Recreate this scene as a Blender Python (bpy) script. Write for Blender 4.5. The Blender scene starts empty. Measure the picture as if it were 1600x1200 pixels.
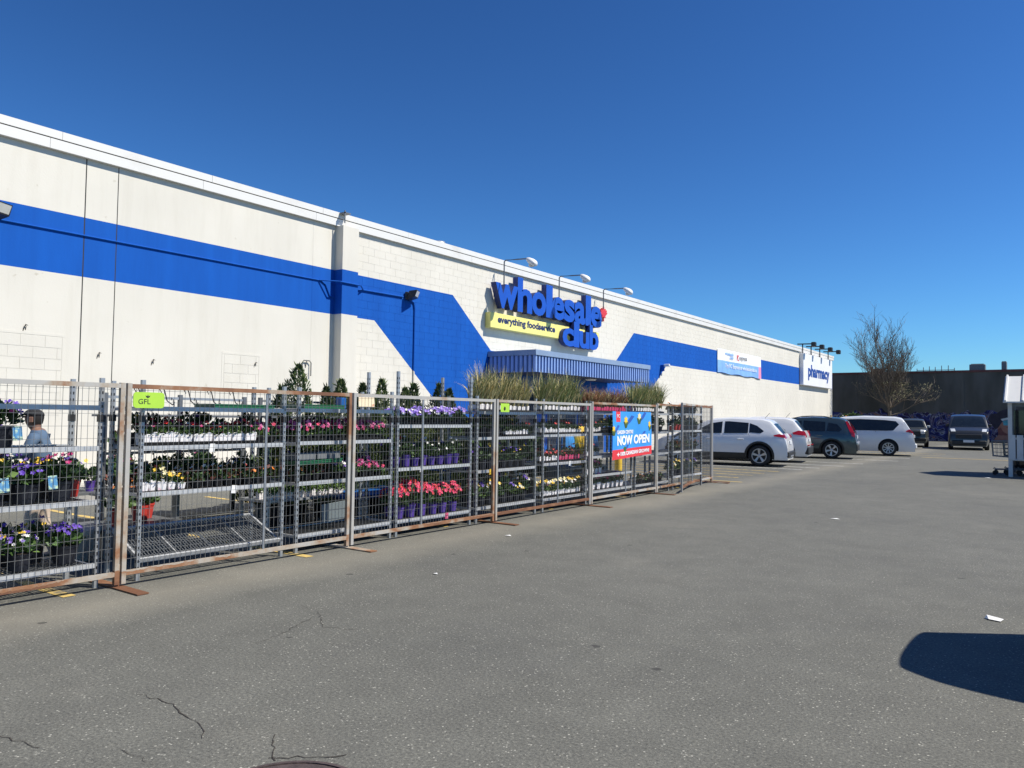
import bpy, bmesh, math, random
import numpy as np
from mathutils import Vector, Matrix
from mathutils.geometry import delaunay_2d_cdt
R = math.radians
SC = bpy.context.scene
COL = SC.collection

# ------------------------------------------------------------------ camera, sky, sun, exposure
cam = bpy.data.cameras.new('camera')
cam.sensor_width = 36.0
cam.lens = 36.0 * 1202 / 1600
cam.clip_end = 3000
cam.clip_start = 0.05
camo = bpy.data.objects.new('camera', cam)
COL.objects.link(camo)
YAW, PITCH, ROLL = 0.623546, 0.0415631, 0.01390
F = Vector((-math.sin(YAW) * math.cos(PITCH), math.cos(YAW) * math.cos(PITCH), math.sin(PITCH)))
RT = Vector((math.cos(YAW), math.sin(YAW), 0))
UP = RT.cross(F)
R2 = RT * math.cos(ROLL) + UP * math.sin(ROLL)
U2 = -RT * math.sin(ROLL) + UP * math.cos(ROLL)
camo.matrix_world = Matrix(((R2.x, U2.x, -F.x, 0), (R2.y, U2.y, -F.y, 0), (R2.z, U2.z, -F.z, 1.52), (0, 0, 0, 1)))
SC.camera = camo

SUN_TRAVEL = Vector((-1.0, -0.45, -1.32)).normalized()
TO_SUN = -SUN_TRAVEL
world = bpy.data.worlds.new('World')
SC.world = world
world.use_nodes = True
wn = world.node_tree
wn.nodes.clear()
wo = wn.nodes.new('ShaderNodeOutputWorld')
wb = wn.nodes.new('ShaderNodeBackground')
ws = wn.nodes.new('ShaderNodeTexSky')
ws.sky_type = 'NISHITA'
ws.sun_disc = False
ws.sun_elevation = math.asin(TO_SUN.z)
ws.sun_rotation = math.atan2(TO_SUN.x, TO_SUN.y)
ws.altitude = 0
ws.air_density = 1.0
ws.dust_density = 0.1
ws.ozone_density = 4.0
wb.inputs['Strength'].default_value = 0.06
wt = wn.nodes.new('ShaderNodeMix')
wt.data_type = 'RGBA'
wt.blend_type = 'MULTIPLY'
wt.inputs[0].default_value = 1
wt.inputs[7].default_value = (.35, .59, .765, 1)
wg = wn.nodes.new('ShaderNodeGamma')
wg.inputs['Gamma'].default_value = 1.40
wn.links.new(ws.outputs[0], wg.inputs['Color'])
wn.links.new(wg.outputs[0], wt.inputs[6])
wn.links.new(wt.outputs[2], wb.inputs[0])
wn.links.new(wb.outputs[0], wo.inputs[0])

sun = bpy.data.lights.new('sun', 'SUN')
sun.energy = 4.8
sun.angle = R(0.5)
sun.color = (1.0, 0.94, 0.83)
suno = bpy.data.objects.new('sun', sun)
COL.objects.link(suno)
suno.rotation_euler = SUN_TRAVEL.to_track_quat('-Z', 'Y').to_euler()
suno.location = (20, 10, 30)

SC.view_settings.view_transform = 'Standard'
SC.view_settings.look = 'None'
SC.view_settings.gamma = 1
SC.view_settings.use_curve_mapping = False
SC.view_settings.exposure = 0.47
SC.cycles.max_bounces = 6
SC.cycles.transparent_max_bounces = 8

# ------------------------------------------------------------------ materials
MATS = {}


def nodes_of(m):
    m.use_nodes = True
    nt = m.node_tree
    return nt, nt.nodes['Principled BSDF']


def mat(name, col, rough=0.6, metal=0.0, var=0.10, scale=6.0, bump=0.0, bscale=60.0, coat=0.0, rnd=0.0, spec=0.5,
        col2=None, mix=(0.45, 0.6), trans=0.0):
    """principled material: base colour broken up by noise, optional second colour in patches, optional relief"""
    m = bpy.data.materials.new(name)
    nt, b = nodes_of(m)
    N, L = nt.nodes, nt.links
    tc = N.new('ShaderNodeTexCoord')
    no = N.new('ShaderNodeTexNoise')
    no.inputs['Scale'].default_value = scale
    no.inputs['Detail'].default_value = 5
    L.new(tc.outputs['Object'], no.inputs['Vector'])
    cr = N.new('ShaderNodeValToRGB')
    e = cr.color_ramp.elements
    if col2 is None:
        lo = [c * (1 - var) for c in col]
        hi = [min(1, c * (1 + var)) for c in col]
        e[0].position, e[1].position = 0.3, 0.7
    else:
        lo, hi = col, col2
        e[0].position, e[1].position = mix
    e[0].color = (*lo, 1)
    e[1].color = (*hi, 1)
    L.new(no.outputs['Fac'], cr.inputs['Fac'])
    out = cr.outputs['Color']
    if rnd:
        oi = N.new('ShaderNodeObjectInfo')
        hs = N.new('ShaderNodeHueSaturation')
        mr = N.new('ShaderNodeMapRange')
        mr.inputs['To Min'].default_value = 1 - rnd
        mr.inputs['To Max'].default_value = 1 + rnd
        L.new(oi.outputs['Random'], mr.inputs['Value'])
        L.new(mr.outputs['Result'], hs.inputs['Value'])
        L.new(out, hs.inputs['Color'])
        out = hs.outputs['Color']
    L.new(out, b.inputs['Base Color'])
    b.inputs['Roughness'].default_value = rough
    b.inputs['Metallic'].default_value = metal
    b.inputs['Specular IOR Level'].default_value = spec
    b.inputs['Coat Weight'].default_value = coat
    b.inputs['Coat Roughness'].default_value = 0.05
    if trans:
        b.inputs['Transmission Weight'].default_value = trans
    if bump:
        n2 = N.new('ShaderNodeTexNoise')
        n2.inputs['Scale'].default_value = bscale
        n2.inputs['Detail'].default_value = 4
        L.new(tc.outputs['Object'], n2.inputs['Vector'])
        bp = N.new('ShaderNodeBump')
        bp.inputs['Strength'].default_value = bump
        bp.inputs['Distance'].default_value = 0.01
        L.new(n2.outputs['Fac'], bp.inputs['Height'])
        L.new(bp.outputs['Normal'], b.inputs['Normal'])
    MATS[name] = m
    return m


def math_node(nt, op, a, b=None):
    n = nt.nodes.new('ShaderNodeMath')
    n.operation = op
    for i, v in enumerate((a, b)):
        if v is None:
            continue
        if isinstance(v, (int, float)):
            n.inputs[i].default_value = v
        else:
            nt.links.new(v, n.inputs[i])
    return n.outputs[0]


def paint_material():
    """white wall paint with the blue swoosh band, laid out in metres along the facade"""
    m = bpy.data.materials.new('store_paint')
    nt, b = nodes_of(m)
    N, L = nt.nodes, nt.links
    g = N.new('ShaderNodeNewGeometry')
    s = N.new('ShaderNodeSeparateXYZ')
    L.new(g.outputs['Position'], s.inputs[0])
    Y, Z = s.outputs['Y'], s.outputs['Z']
    A = lambda op, a, b=None: math_node(nt, op, a, b)
    ul = A('SUBTRACT', 5.14 + .794 * 17.59, A('MULTIPLY', Y, .794))
    ur = A('ADD', A('MULTIPLY', Y, .82), 5.11 - .82 * 29.54)
    upper = A('MINIMUM', 5.13, A('MAXIMUM', 3.6, A('MAXIMUM', ul, ur)))
    l1 = A('MINIMUM', 4.01, A('SUBTRACT', 4.01 + .8326 * 14.4, A('MULTIPLY', Y, .8326)))
    l2 = A('MINIMUM', 3.97, A('ADD', A('MULTIPLY', Y, .7365), 3.97 - .7365 * 32.94))
    lower = A('MAXIMUM', l1, l2)
    blue = A('MULTIPLY', A('LESS_THAN', Z, upper), A('GREATER_THAN', Z, lower))
    blue = A('MULTIPLY', blue, A('GREATER_THAN', s.outputs['X'], -15.6))
    # weathering on the white: faint vertical runs, blotches and patched paint
    mp = N.new('ShaderNodeMapping')
    mp.inputs['Scale'].default_value = (1, 1.6, .18)
    L.new(g.outputs['Position'], mp.inputs['Vector'])
    n1 = N.new('ShaderNodeTexNoise')
    n1.inputs['Scale'].default_value = 2.2
    n1.inputs['Detail'].default_value = 8
    n1.inputs['Roughness'].default_value = .65
    L.new(mp.outputs[0], n1.inputs['Vector'])
    n2 = N.new('ShaderNodeTexNoise')
    n2.inputs['Scale'].default_value = .55
    n2.inputs['Detail'].default_value = 6
    L.new(g.outputs['Position'], n2.inputs['Vector'])
    r1 = N.new('ShaderNodeValToRGB')
    r1.color_ramp.elements[0].position = .30
    r1.color_ramp.elements[0].color = (.63, .602, .53, 1)
    r1.color_ramp.elements[1].position = .52
    r1.color_ramp.elements[1].color = (.668, .640, .570, 1)
    L.new(n1.outputs['Fac'], r1.inputs['Fac'])
    r2 = N.new('ShaderNodeValToRGB')
    r2.color_ramp.elements[0].position = .35
    r2.color_ramp.elements[0].color = (.93, .93, .925, 1)
    r2.color_ramp.elements[1].position = .65
    r2.color_ramp.elements[1].color = (1, 1, 1, 1)
    L.new(n2.outputs['Fac'], r2.inputs['Fac'])
    mw = N.new('ShaderNodeMix')
    mw.data_type = 'RGBA'
    mw.blend_type = 'MULTIPLY'
    mw.inputs[0].default_value = 1
    L.new(r1.outputs[0], mw.inputs[6])
    L.new(r2.outputs[0], mw.inputs[7])
    # small chips and stains
    n3 = N.new('ShaderNodeTexNoise')
    n3.inputs['Scale'].default_value = 7
    n3.inputs['Detail'].default_value = 3
    L.new(g.outputs['Position'], n3.inputs['Vector'])
    r3 = N.new('ShaderNodeValToRGB')
    r3.color_ramp.elements[0].position = .71
    r3.color_ramp.elements[0].color = (1, 1, 1, 1)
    r3.color_ramp.elements[1].position = .80
    r3.color_ramp.elements[1].color = (.78, .75, .70, 1)
    L.new(n3.outputs['Fac'], r3.inputs['Fac'])
    mx3 = N.new('ShaderNodeMix')
    mx3.data_type = 'RGBA'
    mx3.blend_type = 'MULTIPLY'
    mx3.inputs[0].default_value = 1
    L.new(mw.outputs[2], mx3.inputs[6])
    L.new(r3.outputs[0], mx3.inputs[7])
    rb = N.new('ShaderNodeValToRGB')
    rb.color_ramp.elements[0].position = .3
    rb.color_ramp.elements[0].color = (.002, .074, .36, 1)
    rb.color_ramp.elements[1].position = .7
    rb.color_ramp.elements[1].color = (.003, .092, .43, 1)
    L.new(n1.outputs['Fac'], rb.inputs['Fac'])
    mx = N.new('ShaderNodeMix')
    mx.data_type = 'RGBA'
    L.new(blue, mx.inputs[0])
    L.new(mx3.outputs[2], mx.inputs[6])
    L.new(rb.outputs[0], mx.inputs[7])
    oi = N.new('ShaderNodeObjectInfo')
    mr = N.new('ShaderNodeMapRange')
    mr.inputs['To Min'].default_value = .985
    mr.inputs['To Max'].default_value = 1.01
    L.new(oi.outputs['Random'], mr.inputs['Value'])
    hs = N.new('ShaderNodeHueSaturation')
    L.new(mr.outputs[0], hs.inputs['Value'])
    L.new(mx.outputs[2], hs.inputs['Color'])
    L.new(hs.outputs[0], b.inputs['Base Color'])
    b.inputs['Roughness'].default_value = .8
    b.inputs['Specular IOR Level'].default_value = .2
    nb = N.new('ShaderNodeTexNoise')
    nb.inputs['Scale'].default_value = 30
    nb.inputs['Detail'].default_value = 6
    L.new(g.outputs['Position'], nb.inputs['Vector'])
    bp = N.new('ShaderNodeBump')
    bp.inputs['Strength'].default_value = .14
    bp.inputs['Distance'].default_value = .01
    L.new(nb.outputs['Fac'], bp.inputs['Height'])
    L.new(bp.outputs[0], b.inputs['Normal'])
    MATS['store_paint'] = m


def asphalt_material():
    m = bpy.data.materials.new('asphalt')
    nt, b = nodes_of(m)
    N, L = nt.nodes, nt.links
    g = N.new('ShaderNodeNewGeometry')
    P = g.outputs['Position']

    def noise(sc, det=4, rough=.5, vec=P):
        n = N.new('ShaderNodeTexNoise')
        n.inputs['Scale'].default_value = sc
        n.inputs['Detail'].default_value = det
        n.inputs['Roughness'].default_value = rough
        L.new(vec, n.inputs['Vector'])
        return n.outputs['Fac']

    def ramp(f, stops):
        r = N.new('ShaderNodeValToRGB')
        e = r.color_ramp.elements
        while len(e) < len(stops):
            e.new(.5)
        for el, (p, c) in zip(e, stops):
            el.position = p
            el.color = (*c, 1)
        L.new(f, r.inputs['Fac'])
        return r.outputs[0]

    def mul(a, b_, f=1.0, bt='MULTIPLY'):
        x = N.new('ShaderNodeMix')
        x.data_type = 'RGBA'
        x.blend_type = bt
        if isinstance(f, float):
            x.inputs[0].default_value = f
        else:
            L.new(f, x.inputs[0])
        L.new(a, x.inputs[6])
        L.new(b_, x.inputs[7])
        return x.outputs[2]
    base = ramp(noise(.35, 6, .62), [(.30, (.110, .111, .101)), (.45, (.125, .1255, .111)), (.58, (.133, .1335, .118)), (.72, (.161, .158, .137))])
    mid = ramp(noise(2.3, 7, .7), [(.3, (.86, .86, .86)), (.7, (1.1, 1.1, 1.09))])
    base = mul(base, mid)
    fine = ramp(noise(62, 5, .85), [(.30, (.18, .18, .19)), (.44, (.78, .78, .79)), (.56, (1.12, 1.11, 1.10)), (.70, (2.1, 2.06, 1.98))])
    base = mul(base, fine)
    # pale aggregate chips
    v = N.new('ShaderNodeTexVoronoi')
    v.inputs['Scale'].default_value = 78
    L.new(P, v.inputs['Vector'])
    vs = N.new('ShaderNodeSeparateColor')
    L.new(v.outputs['Color'], vs.inputs[0])
    chip = math_node(nt, 'MULTIPLY', math_node(nt, 'LESS_THAN', v.outputs['Distance'], math_node(nt, 'ADD', .12, math_node(nt, 'MULTIPLY', vs.outputs[2], .3))), math_node(nt, 'GREATER_THAN', vs.outputs[0], math_node(nt, 'ADD', .66, math_node(nt, 'MULTIPLY', noise(1.6, 4), .32))))
    pale = N.new('ShaderNodeRGB')
    pale.outputs[0].default_value = (.46, .45, .39, 1)
    base = mul(base, pale.outputs[0], math_node(nt, 'MULTIPLY', chip, math_node(nt, 'ADD', math_node(nt, 'MULTIPLY', vs.outputs[1], .75), .1)), 'MIX')
    # tan dust swept along the fence foot, oil spots
    s = N.new('ShaderNodeSeparateXYZ')
    L.new(P, s.inputs[0])
    dist = math_node(nt, 'ABSOLUTE', math_node(nt, 'ADD', s.outputs['X'], math_node(nt, 'ADD', 5.75, math_node(nt, 'MULTIPLY', noise(.8, 3), .8))))
    dust = math_node(nt, 'MAXIMUM', 0.0, math_node(nt, 'SUBTRACT', 1.0, math_node(nt, 'MULTIPLY', dist, 1.35)))
    dust = math_node(nt, 'MULTIPLY', dust, math_node(nt, 'MULTIPLY', noise(.5, 5), .6))
    tan = N.new('ShaderNodeRGB')
    tan.outputs[0].default_value = (.33, .30, .235, 1)
    base = mul(base, tan.outputs[0], dust, 'MIX')
    v2 = N.new('ShaderNodeTexVoronoi')
    v2.inputs['Scale'].default_value = 1.7
    wv = N.new('ShaderNodeTexNoise')
    wv.inputs['Scale'].default_value = 9
    L.new(P, wv.inputs['Vector'])
    vm = N.new('ShaderNodeVectorMath')
    vm.operation = 'MULTIPLY_ADD'
    L.new(wv.outputs['Color'], vm.inputs[0])
    vm.inputs[1].default_value = (.08, .08, 0)
    L.new(P, vm.inputs[2])
    L.new(vm.outputs[0], v2.inputs['Vector'])
    v2s = N.new('ShaderNodeSeparateColor')
    L.new(v2.outputs['Color'], v2s.inputs[0])
    oil = math_node(nt, 'MULTIPLY', math_node(nt, 'LESS_THAN', v2.outputs['Distance'], .055), math_node(nt, 'GREATER_THAN', v2s.outputs[0], .55))
    dk = N.new('ShaderNodeRGB')
    dk.outputs[0].default_value = (.035, .034, .033, 1)
    base = mul(base, dk.outputs[0], math_node(nt, 'MULTIPLY', oil, .7), 'MIX')
    L.new(base, b.inputs['Base Color'])
    b.inputs['Roughness'].default_value = .85
    b.inputs['Specular IOR Level'].default_value = .3
    bp = N.new('ShaderNodeBump')
    bp.inputs['Strength'].default_value = .55
    bp.inputs['Distance'].default_value = .006
    L.new(noise(110, 3, .7), bp.inputs['Height'])
    L.new(bp.outputs[0], b.inputs['Normal'])
    MATS['asphalt'] = m


def mural_material():
    """dark stained concrete with a band of spray-paint lettering along its foot"""
    m = bpy.data.materials.new('mural_wall')
    nt, b = nodes_of(m)
    N, L = nt.nodes, nt.links
    g = N.new('ShaderNodeNewGeometry')
    P = g.outputs['Position']
    s = N.new('ShaderNodeSeparateXYZ')
    L.new(P, s.inputs[0])
    n1 = N.new('ShaderNodeTexNoise')
    n1.inputs['Scale'].default_value = .5
    n1.inputs['Detail'].default_value = 7
    mp = N.new('ShaderNodeMapping')
    mp.inputs['Scale'].default_value = (1.6, 1, .5)
    L.new(P, mp.inputs[0])
    L.new(mp.outputs[0], n1.inputs['Vector'])
    c1 = N.new('ShaderNodeValToRGB')
    c1.color_ramp.elements[0].position = .35
    c1.color_ramp.elements[0].color = (.075, .072, .062, 1)
    c1.color_ramp.elements[1].position = .65
    c1.color_ramp.elements[1].color = (.125, .122, .112, 1)
    L.new(n1.outputs['Fac'], c1.inputs['Fac'])
    # spray band
    w = N.new('ShaderNodeTexNoise')
    w.inputs['Scale'].default_value = .62
    w.inputs['Detail'].default_value = 2
    w.inputs['Distortion'].default_value = 3.2
    L.new(P, w.inputs['Vector'])
    c2 = N.new('ShaderNodeValToRGB')
    e = c2.color_ramp.elements
    stops = [(.30, (.02, .02, .03)), (.40, (.025, .025, .10)), (.46, (.05, .06, .22)), (.485, (.34, .34, .36)), (.50, (.02, .02, .05)),
             (.56, (.05, .03, .09)), (.60, (.26, .25, .28)), (.62, (.04, .04, .16)), (.68, (.34, .17, .08)), (.75, (.03, .11, .13))]
    while len(e) < len(stops):
        e.new(.5)
    for el, (p, c) in zip(e, stops):
        el.position = p
        el.color = (*c, 1)
    L.new(w.outputs['Fac'], c2.inputs['Fac'])
    jag = N.new('ShaderNodeTexNoise')
    jag.noise_dimensions = '1D'
    jag.inputs['Scale'].default_value = .75
    jag.inputs['Detail'].default_value = 3
    L.new(s.outputs['X'], jag.inputs['W'])
    top = math_node(nt, 'ADD', 1.45, math_node(nt, 'MULTIPLY', jag.outputs['Fac'], 1.6))
    band = math_node(nt, 'LESS_THAN', s.outputs['Z'], top)
    mx = N.new('ShaderNodeMix')
    mx.data_type = 'RGBA'
    L.new(band, mx.inputs[0])
    L.new(c1.outputs[0], mx.inputs[6])
    L.new(c2.outputs[0], mx.inputs[7])
    L.new(mx.outputs[2], b.inputs['Base Color'])
    b.inputs['Roughness'].default_value = .9
    b.inputs['Specular IOR Level'].default_value = .2
    MATS['mural_wall'] = m


def rust_material(key, shift):
    m = bpy.data.materials.new('rusty_galvanised_' + key)
    nt, b = nodes_of(m)
    N, L = nt.nodes, nt.links
    tc = N.new('ShaderNodeTexCoord')
    oi = N.new('ShaderNodeObjectInfo')
    ad = N.new('ShaderNodeVectorMath')
    ad.operation = 'ADD'
    sc = N.new('ShaderNodeVectorMath')
    sc.operation = 'SCALE'
    cb = N.new('ShaderNodeCombineXYZ')
    L.new(oi.outputs['Random'], cb.inputs[0])
    L.new(oi.outputs['Random'], cb.inputs[1])
    sc.inputs['Scale'].default_value = 37
    L.new(cb.outputs[0], sc.inputs[0])
    L.new(tc.outputs['Object'], ad.inputs[0])
    L.new(sc.outputs[0], ad.inputs[1])
    n = N.new('ShaderNodeTexNoise')
    n.inputs['Scale'].default_value = 1.6
    n.inputs['Detail'].default_value = 7
    n.inputs['Roughness'].default_value = .62
    L.new(ad.outputs[0], n.inputs['Vector'])
    f = math_node(nt, 'ADD', n.outputs['Fac'], math_node(nt, 'ADD', shift, math_node(nt, 'MULTIPLY', math_node(nt, 'SUBTRACT', oi.outputs['Random'], .5), .22)))
    sp = N.new('ShaderNodeSeparateXYZ')
    L.new(tc.outputs['Object'], sp.inputs[0])
    f = math_node(nt, 'ADD', f, math_node(nt, 'MULTIPLY', math_node(nt, 'LESS_THAN', math_node(nt, 'ADD', sp.outputs['Z'], math_node(nt, 'MULTIPLY', n.outputs['Fac'], .3)), .30), .10))
    cr = N.new('ShaderNodeValToRGB')
    e = cr.color_ramp.elements
    stops = [(.44, (.42, .405, .375)), (.51, (.34, .285, .22)), (.58, (.26, .125, .06)), (.68, (.15, .065, .032))]
    while len(e) < 4:
        e.new(.5)
    for el, (p, c) in zip(e, stops):
        el.position = p
        el.color = (*c, 1)
    L.new(f, cr.inputs['Fac'])
    L.new(cr.outputs[0], b.inputs['Base Color'])
    mr = N.new('ShaderNodeMapRange')
    mr.inputs['From Min'].default_value = .4
    mr.inputs['From Max'].default_value = .5
    mr.inputs['To Min'].default_value = .35
    mr.inputs['To Max'].default_value = .0
    L.new(f, mr.inputs['Value'])
    L.new(mr.outputs[0], b.inputs['Metallic'])
    b.inputs['Roughness'].default_value = .62
    MATS[key] = m


paint_material()
asphalt_material()
mural_material()
rust_material('rust', 0.0)
rust_material('rust_light', -.085)
mat('white_metal', (.67, .665, .64), .5, var=.06, scale=1.5, col2=(.58, .56, .52), mix=(.55, .8))
mat('galv', (.38, .395, .41), .42, metal=.55, var=.16, scale=9)
mat('galv_dark', (.17, .18, .19), .5, metal=.5, var=.2, scale=9)
mat('wire', (.19, .19, .185), .5, metal=.4, var=.2, scale=3)
mat('black_metal', (.018, .018, .02), .45, var=.2)
mat('dark_gap', (.03, .03, .03), .9, var=.1)
mat('mortar', (.50, .48, .43), .9, var=.08, scale=20)
mat('concrete', (.36, .345, .31), .85, var=.12, scale=3, bump=.4)
mat('roof_membrane', (.30, .30, .30), .9, var=.15, scale=2)
mat('sign_blue', (.009, .075, .44), .38, var=.06, scale=2)
mat('sign_yellow', (.80, .72, .22), .45, var=.04, scale=2)
mat('sign_red', (.62, .035, .045), .45, var=.05)
mat('ink_navy', (.012, .025, .11), .5, var=.05)
mat('ink_pharmacy', (.018, .07, .30), .5, var=.05)
mat('sign_white', (.80, .81, .83), .4, var=.03, scale=1)
mat('awning_back', (.008, .022, .09), .6, var=.1)
mat('sign_return_shade', (.006, .018, .11), .5, var=.1)  # letter returns: side shade put into the colour as a darker navy
mat('galv_bright', (.50, .51, .52), .4, metal=.3, var=.12, scale=9)
mat('awning_blue', (.23, .35, .66), .42, var=.07, scale=2)
mat('awning_top', (.22, .30, .44), .4, var=.08, scale=2)
mat('lamp_white', (.72, .72, .70), .4, var=.05)
mat('lamp_lens', (.55, .55, .50), .2, var=.05)
mat('banner_blue', (.045, .30, .78), .5, var=.08, scale=3)
mat('banner_deep', (.03, .10, .40), .5, var=.08)
mat('banner_sky', (.22, .42, .78), .5, var=.12, scale=2)
mat('banner_white', (.80, .81, .83), .5, var=.04)
mat('banner_pink', (.80, .28, .42), .5, var=.1)
mat('banner_red', (.68, .04, .05), .5, var=.06)
mat('tag_lime', (.36, .60, .05), .5, var=.06)
mat('ink_black', (.02, .02, .02), .5, var=.1)
mat('line_white', (.50, .50, .48), .8, var=.1, col2=(.18, .175, .165), mix=(.52, .66), scale=9)
mat('line_yellow', (.56, .40, .12), .8, col2=(.20, .17, .11), mix=(.50, .66), scale=7)
mat('crack', (.040, .034, .028), .95, var=.2)
mat('iron', (.10, .075, .07), .6, metal=.4, var=.25, scale=20, bump=.4)
mat('paper', (.80, .80, .78), .7, var=.03)
mat('glass_dark', (.010, .014, .018), .06, var=.2, spec=.7)
mat('glass_door', (.02, .03, .05), .08, var=.2, spec=.7)
mat('rubber', (.016, .016, .017), .8, var=.2, scale=20)
mat('alloy', (.52, .53, .55), .32, metal=.75, var=.05)
mat('trim_black', (.016, .017, .018), .55, var=.15)
mat('paint_white', (.72, .73, .74), .28, var=.02, coat=.8, scale=1)
mat('paint_pearl', (.74, .74, .73), .28, var=.02, coat=.8, scale=1)
mat('paint_slate', (.055, .085, .095), .28, metal=.45, var=.04, coat=.9, scale=1)
mat('paint_charcoal', (.045, .047, .045), .3, metal=.4, var=.05, coat=.9, scale=1)
mat('paint_olive', (.05, .055, .05), .35, metal=.2, var=.05, coat=.7, scale=1)
mat('tail_red', (.40, .010, .018), .15, var=.1, coat=.6)
mat('head_lens', (.55, .58, .60), .1, var=.1, coat=.6)
mat('plate', (.62, .64, .66), .5, var=.05)
mat('bark', (.16, .13, .10), .9, var=.3, scale=14, bump=.5)
mat('twig', (.24, .19, .14), .9, var=.3, scale=14)
mat('bud', (.27, .25, .12), .8, var=.35, scale=3)
mat('leaf_mid', (.055, .110, .024), .6, var=.40, scale=11, rnd=.22)
mat('leaf_dark', (.024, .056, .017), .6, var=.40, scale=11, rnd=.2)
mat('leaf_pale', (.12, .20, .045), .6, var=.35, scale=11, rnd=.2)
mat('leaf_red', (.15, .045, .03), .6, var=.40, scale=11, rnd=.2)
mat('grass_green', (.19, .23, .085), .6, var=.45, scale=9, rnd=.2)
mat('grass_straw', (.50, .42, .19), .65, var=.35, scale=9, rnd=.15)
mat('grass_bronze', (.27, .12, .065), .65, var=.4, scale=9, rnd=.15)
mat('conifer', (.060, .105, .030), .7, var=.45, scale=9, rnd=.2)
mat('conifer_tip', (.135, .165, .05), .7, var=.4, scale=9, rnd=.2)
mat('soil', (.035, .024, .016), .95, var=.3)
for nm, c in dict(magenta=(.42, .025, .15), pink=(.72, .16, .38), hotpink=(.66, .035, .11), purple=(.11, .045, .40), violet=(.30, .20, .62),
                  yellow=(.80, .52, .03), cream=(.80, .72, .40), white=(.80, .78, .74), red=(.60, .035, .035), orange=(.72, .22, .03)).items():
    mat('petal_' + nm, c, .6, var=.22, scale=25, rnd=.12)
mat('carton_white', (.78, .76, .76), .55, var=.05, col2=(.72, .45, .52), mix=(.60, .70), scale=38)
mat('carton_pink', (.58, .05, .15), .55, var=.05, col2=(.70, .32, .40), mix=(.56, .70), scale=38)
mat('pot_purple', (.085, .045, .28), .45, var=.1)
mat('pot_black', (.014, .016, .024), .4, var=.2)
mat('pot_red', (.45, .04, .03), .5, var=.1)
mat('pot_blue_tag', (.06, .22, .42), .5, var=.2, col2=(.45, .58, .40), mix=(.45, .6), scale=30)
mat('tray_black', (.012, .012, .013), .5, var=.2)
mat('tray_green', (.012, .11, .045), .45, var=.1)
mat('tray_grey', (.16, .17, .18), .6, var=.1)
mat('card_grey', (.13, .155, .16), .6, var=.06)
mat('card_cream', (.72, .62, .44), .6, var=.08, col2=(.50, .22, .12), mix=(.62, .7), scale=14)
mat('cart_blue', (.014, .10, .33), .4, var=.08)
mat('yellow_paint', (.70, .46, .03), .5, var=.1)
mat('skin', (.20, .105, .07), .6, var=.08)
mat('shirt_blue', (.075, .125, .20), .8, var=.12, scale=12)
mat('trousers_cream', (.52, .42, .34), .85, var=.1, scale=10)
mat('cloth_black', (.018, .018, .02), .9, var=.2, scale=10)
mat('cloth_grey', (.11, .115, .12), .9, var=.2, scale=10)
mat('denim', (.05, .065, .10), .9, var=.2, scale=10)
mat('hair', (.012, .010, .009), .7, var=.3, scale=30)
mat('shoe', (.10, .10, .10), .6, var=.2)
mat('shed_white', (.62, .62, .60), .5, var=.08, col2=(.50, .49, .46), mix=(.55, .7), scale=2)
mat('cart_steel', (.20, .21, .22), .4, metal=.7, var=.15)
mat('cart_red', (.35, .03, .03), .5, var=.1)
mat('mural_hair', (.035, .03, .045), .9, var=.3, scale=3)
mat('mural_skin', (.36, .17, .12), .9, var=.25, scale=2)
mat('mural_shade', (.20, .07, .06), .9, var=.2, scale=2)
mat('mural_visor', (.10, .36, .42), .9, var=.3, scale=2)
mat('mural_pale', (.55, .58, .58), .9, var=.1)
mat('coping', (.13, .045, .04), .7, var=.2, scale=2)
mat('downpipe', (.62, .44, .22), .6, var=.1)


# ------------------------------------------------------------------ mesh helpers
def link(o, parent=None):
    COL.objects.link(o)
    if parent is not None:
        o.parent = parent
    return o


def tag(o, label=None, cat=None, group=None, kind=None):
    if label:
        o['label'] = label
    if cat:
        o['category'] = cat
    if group:
        o['group'] = group
    if kind:
        o['kind'] = kind
    return o


def thing(name, label, cat, loc=(0, 0, 0), rz=0.0, group=None):
    o = bpy.data.objects.new(name, None)
    o.empty_display_size = .1
    link(o)
    o.location = loc
    o.rotation_euler = (0, 0, rz)
    return tag(o, label, cat, group)


def put(name, mesh, parent=None, loc=(0, 0, 0), rot=(0, 0, 0), scale=(1, 1, 1)):
    o = bpy.data.objects.new(name, mesh)
    link(o, parent)
    o.location = loc
    o.rotation_euler = rot
    o.scale = scale
    return o


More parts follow.
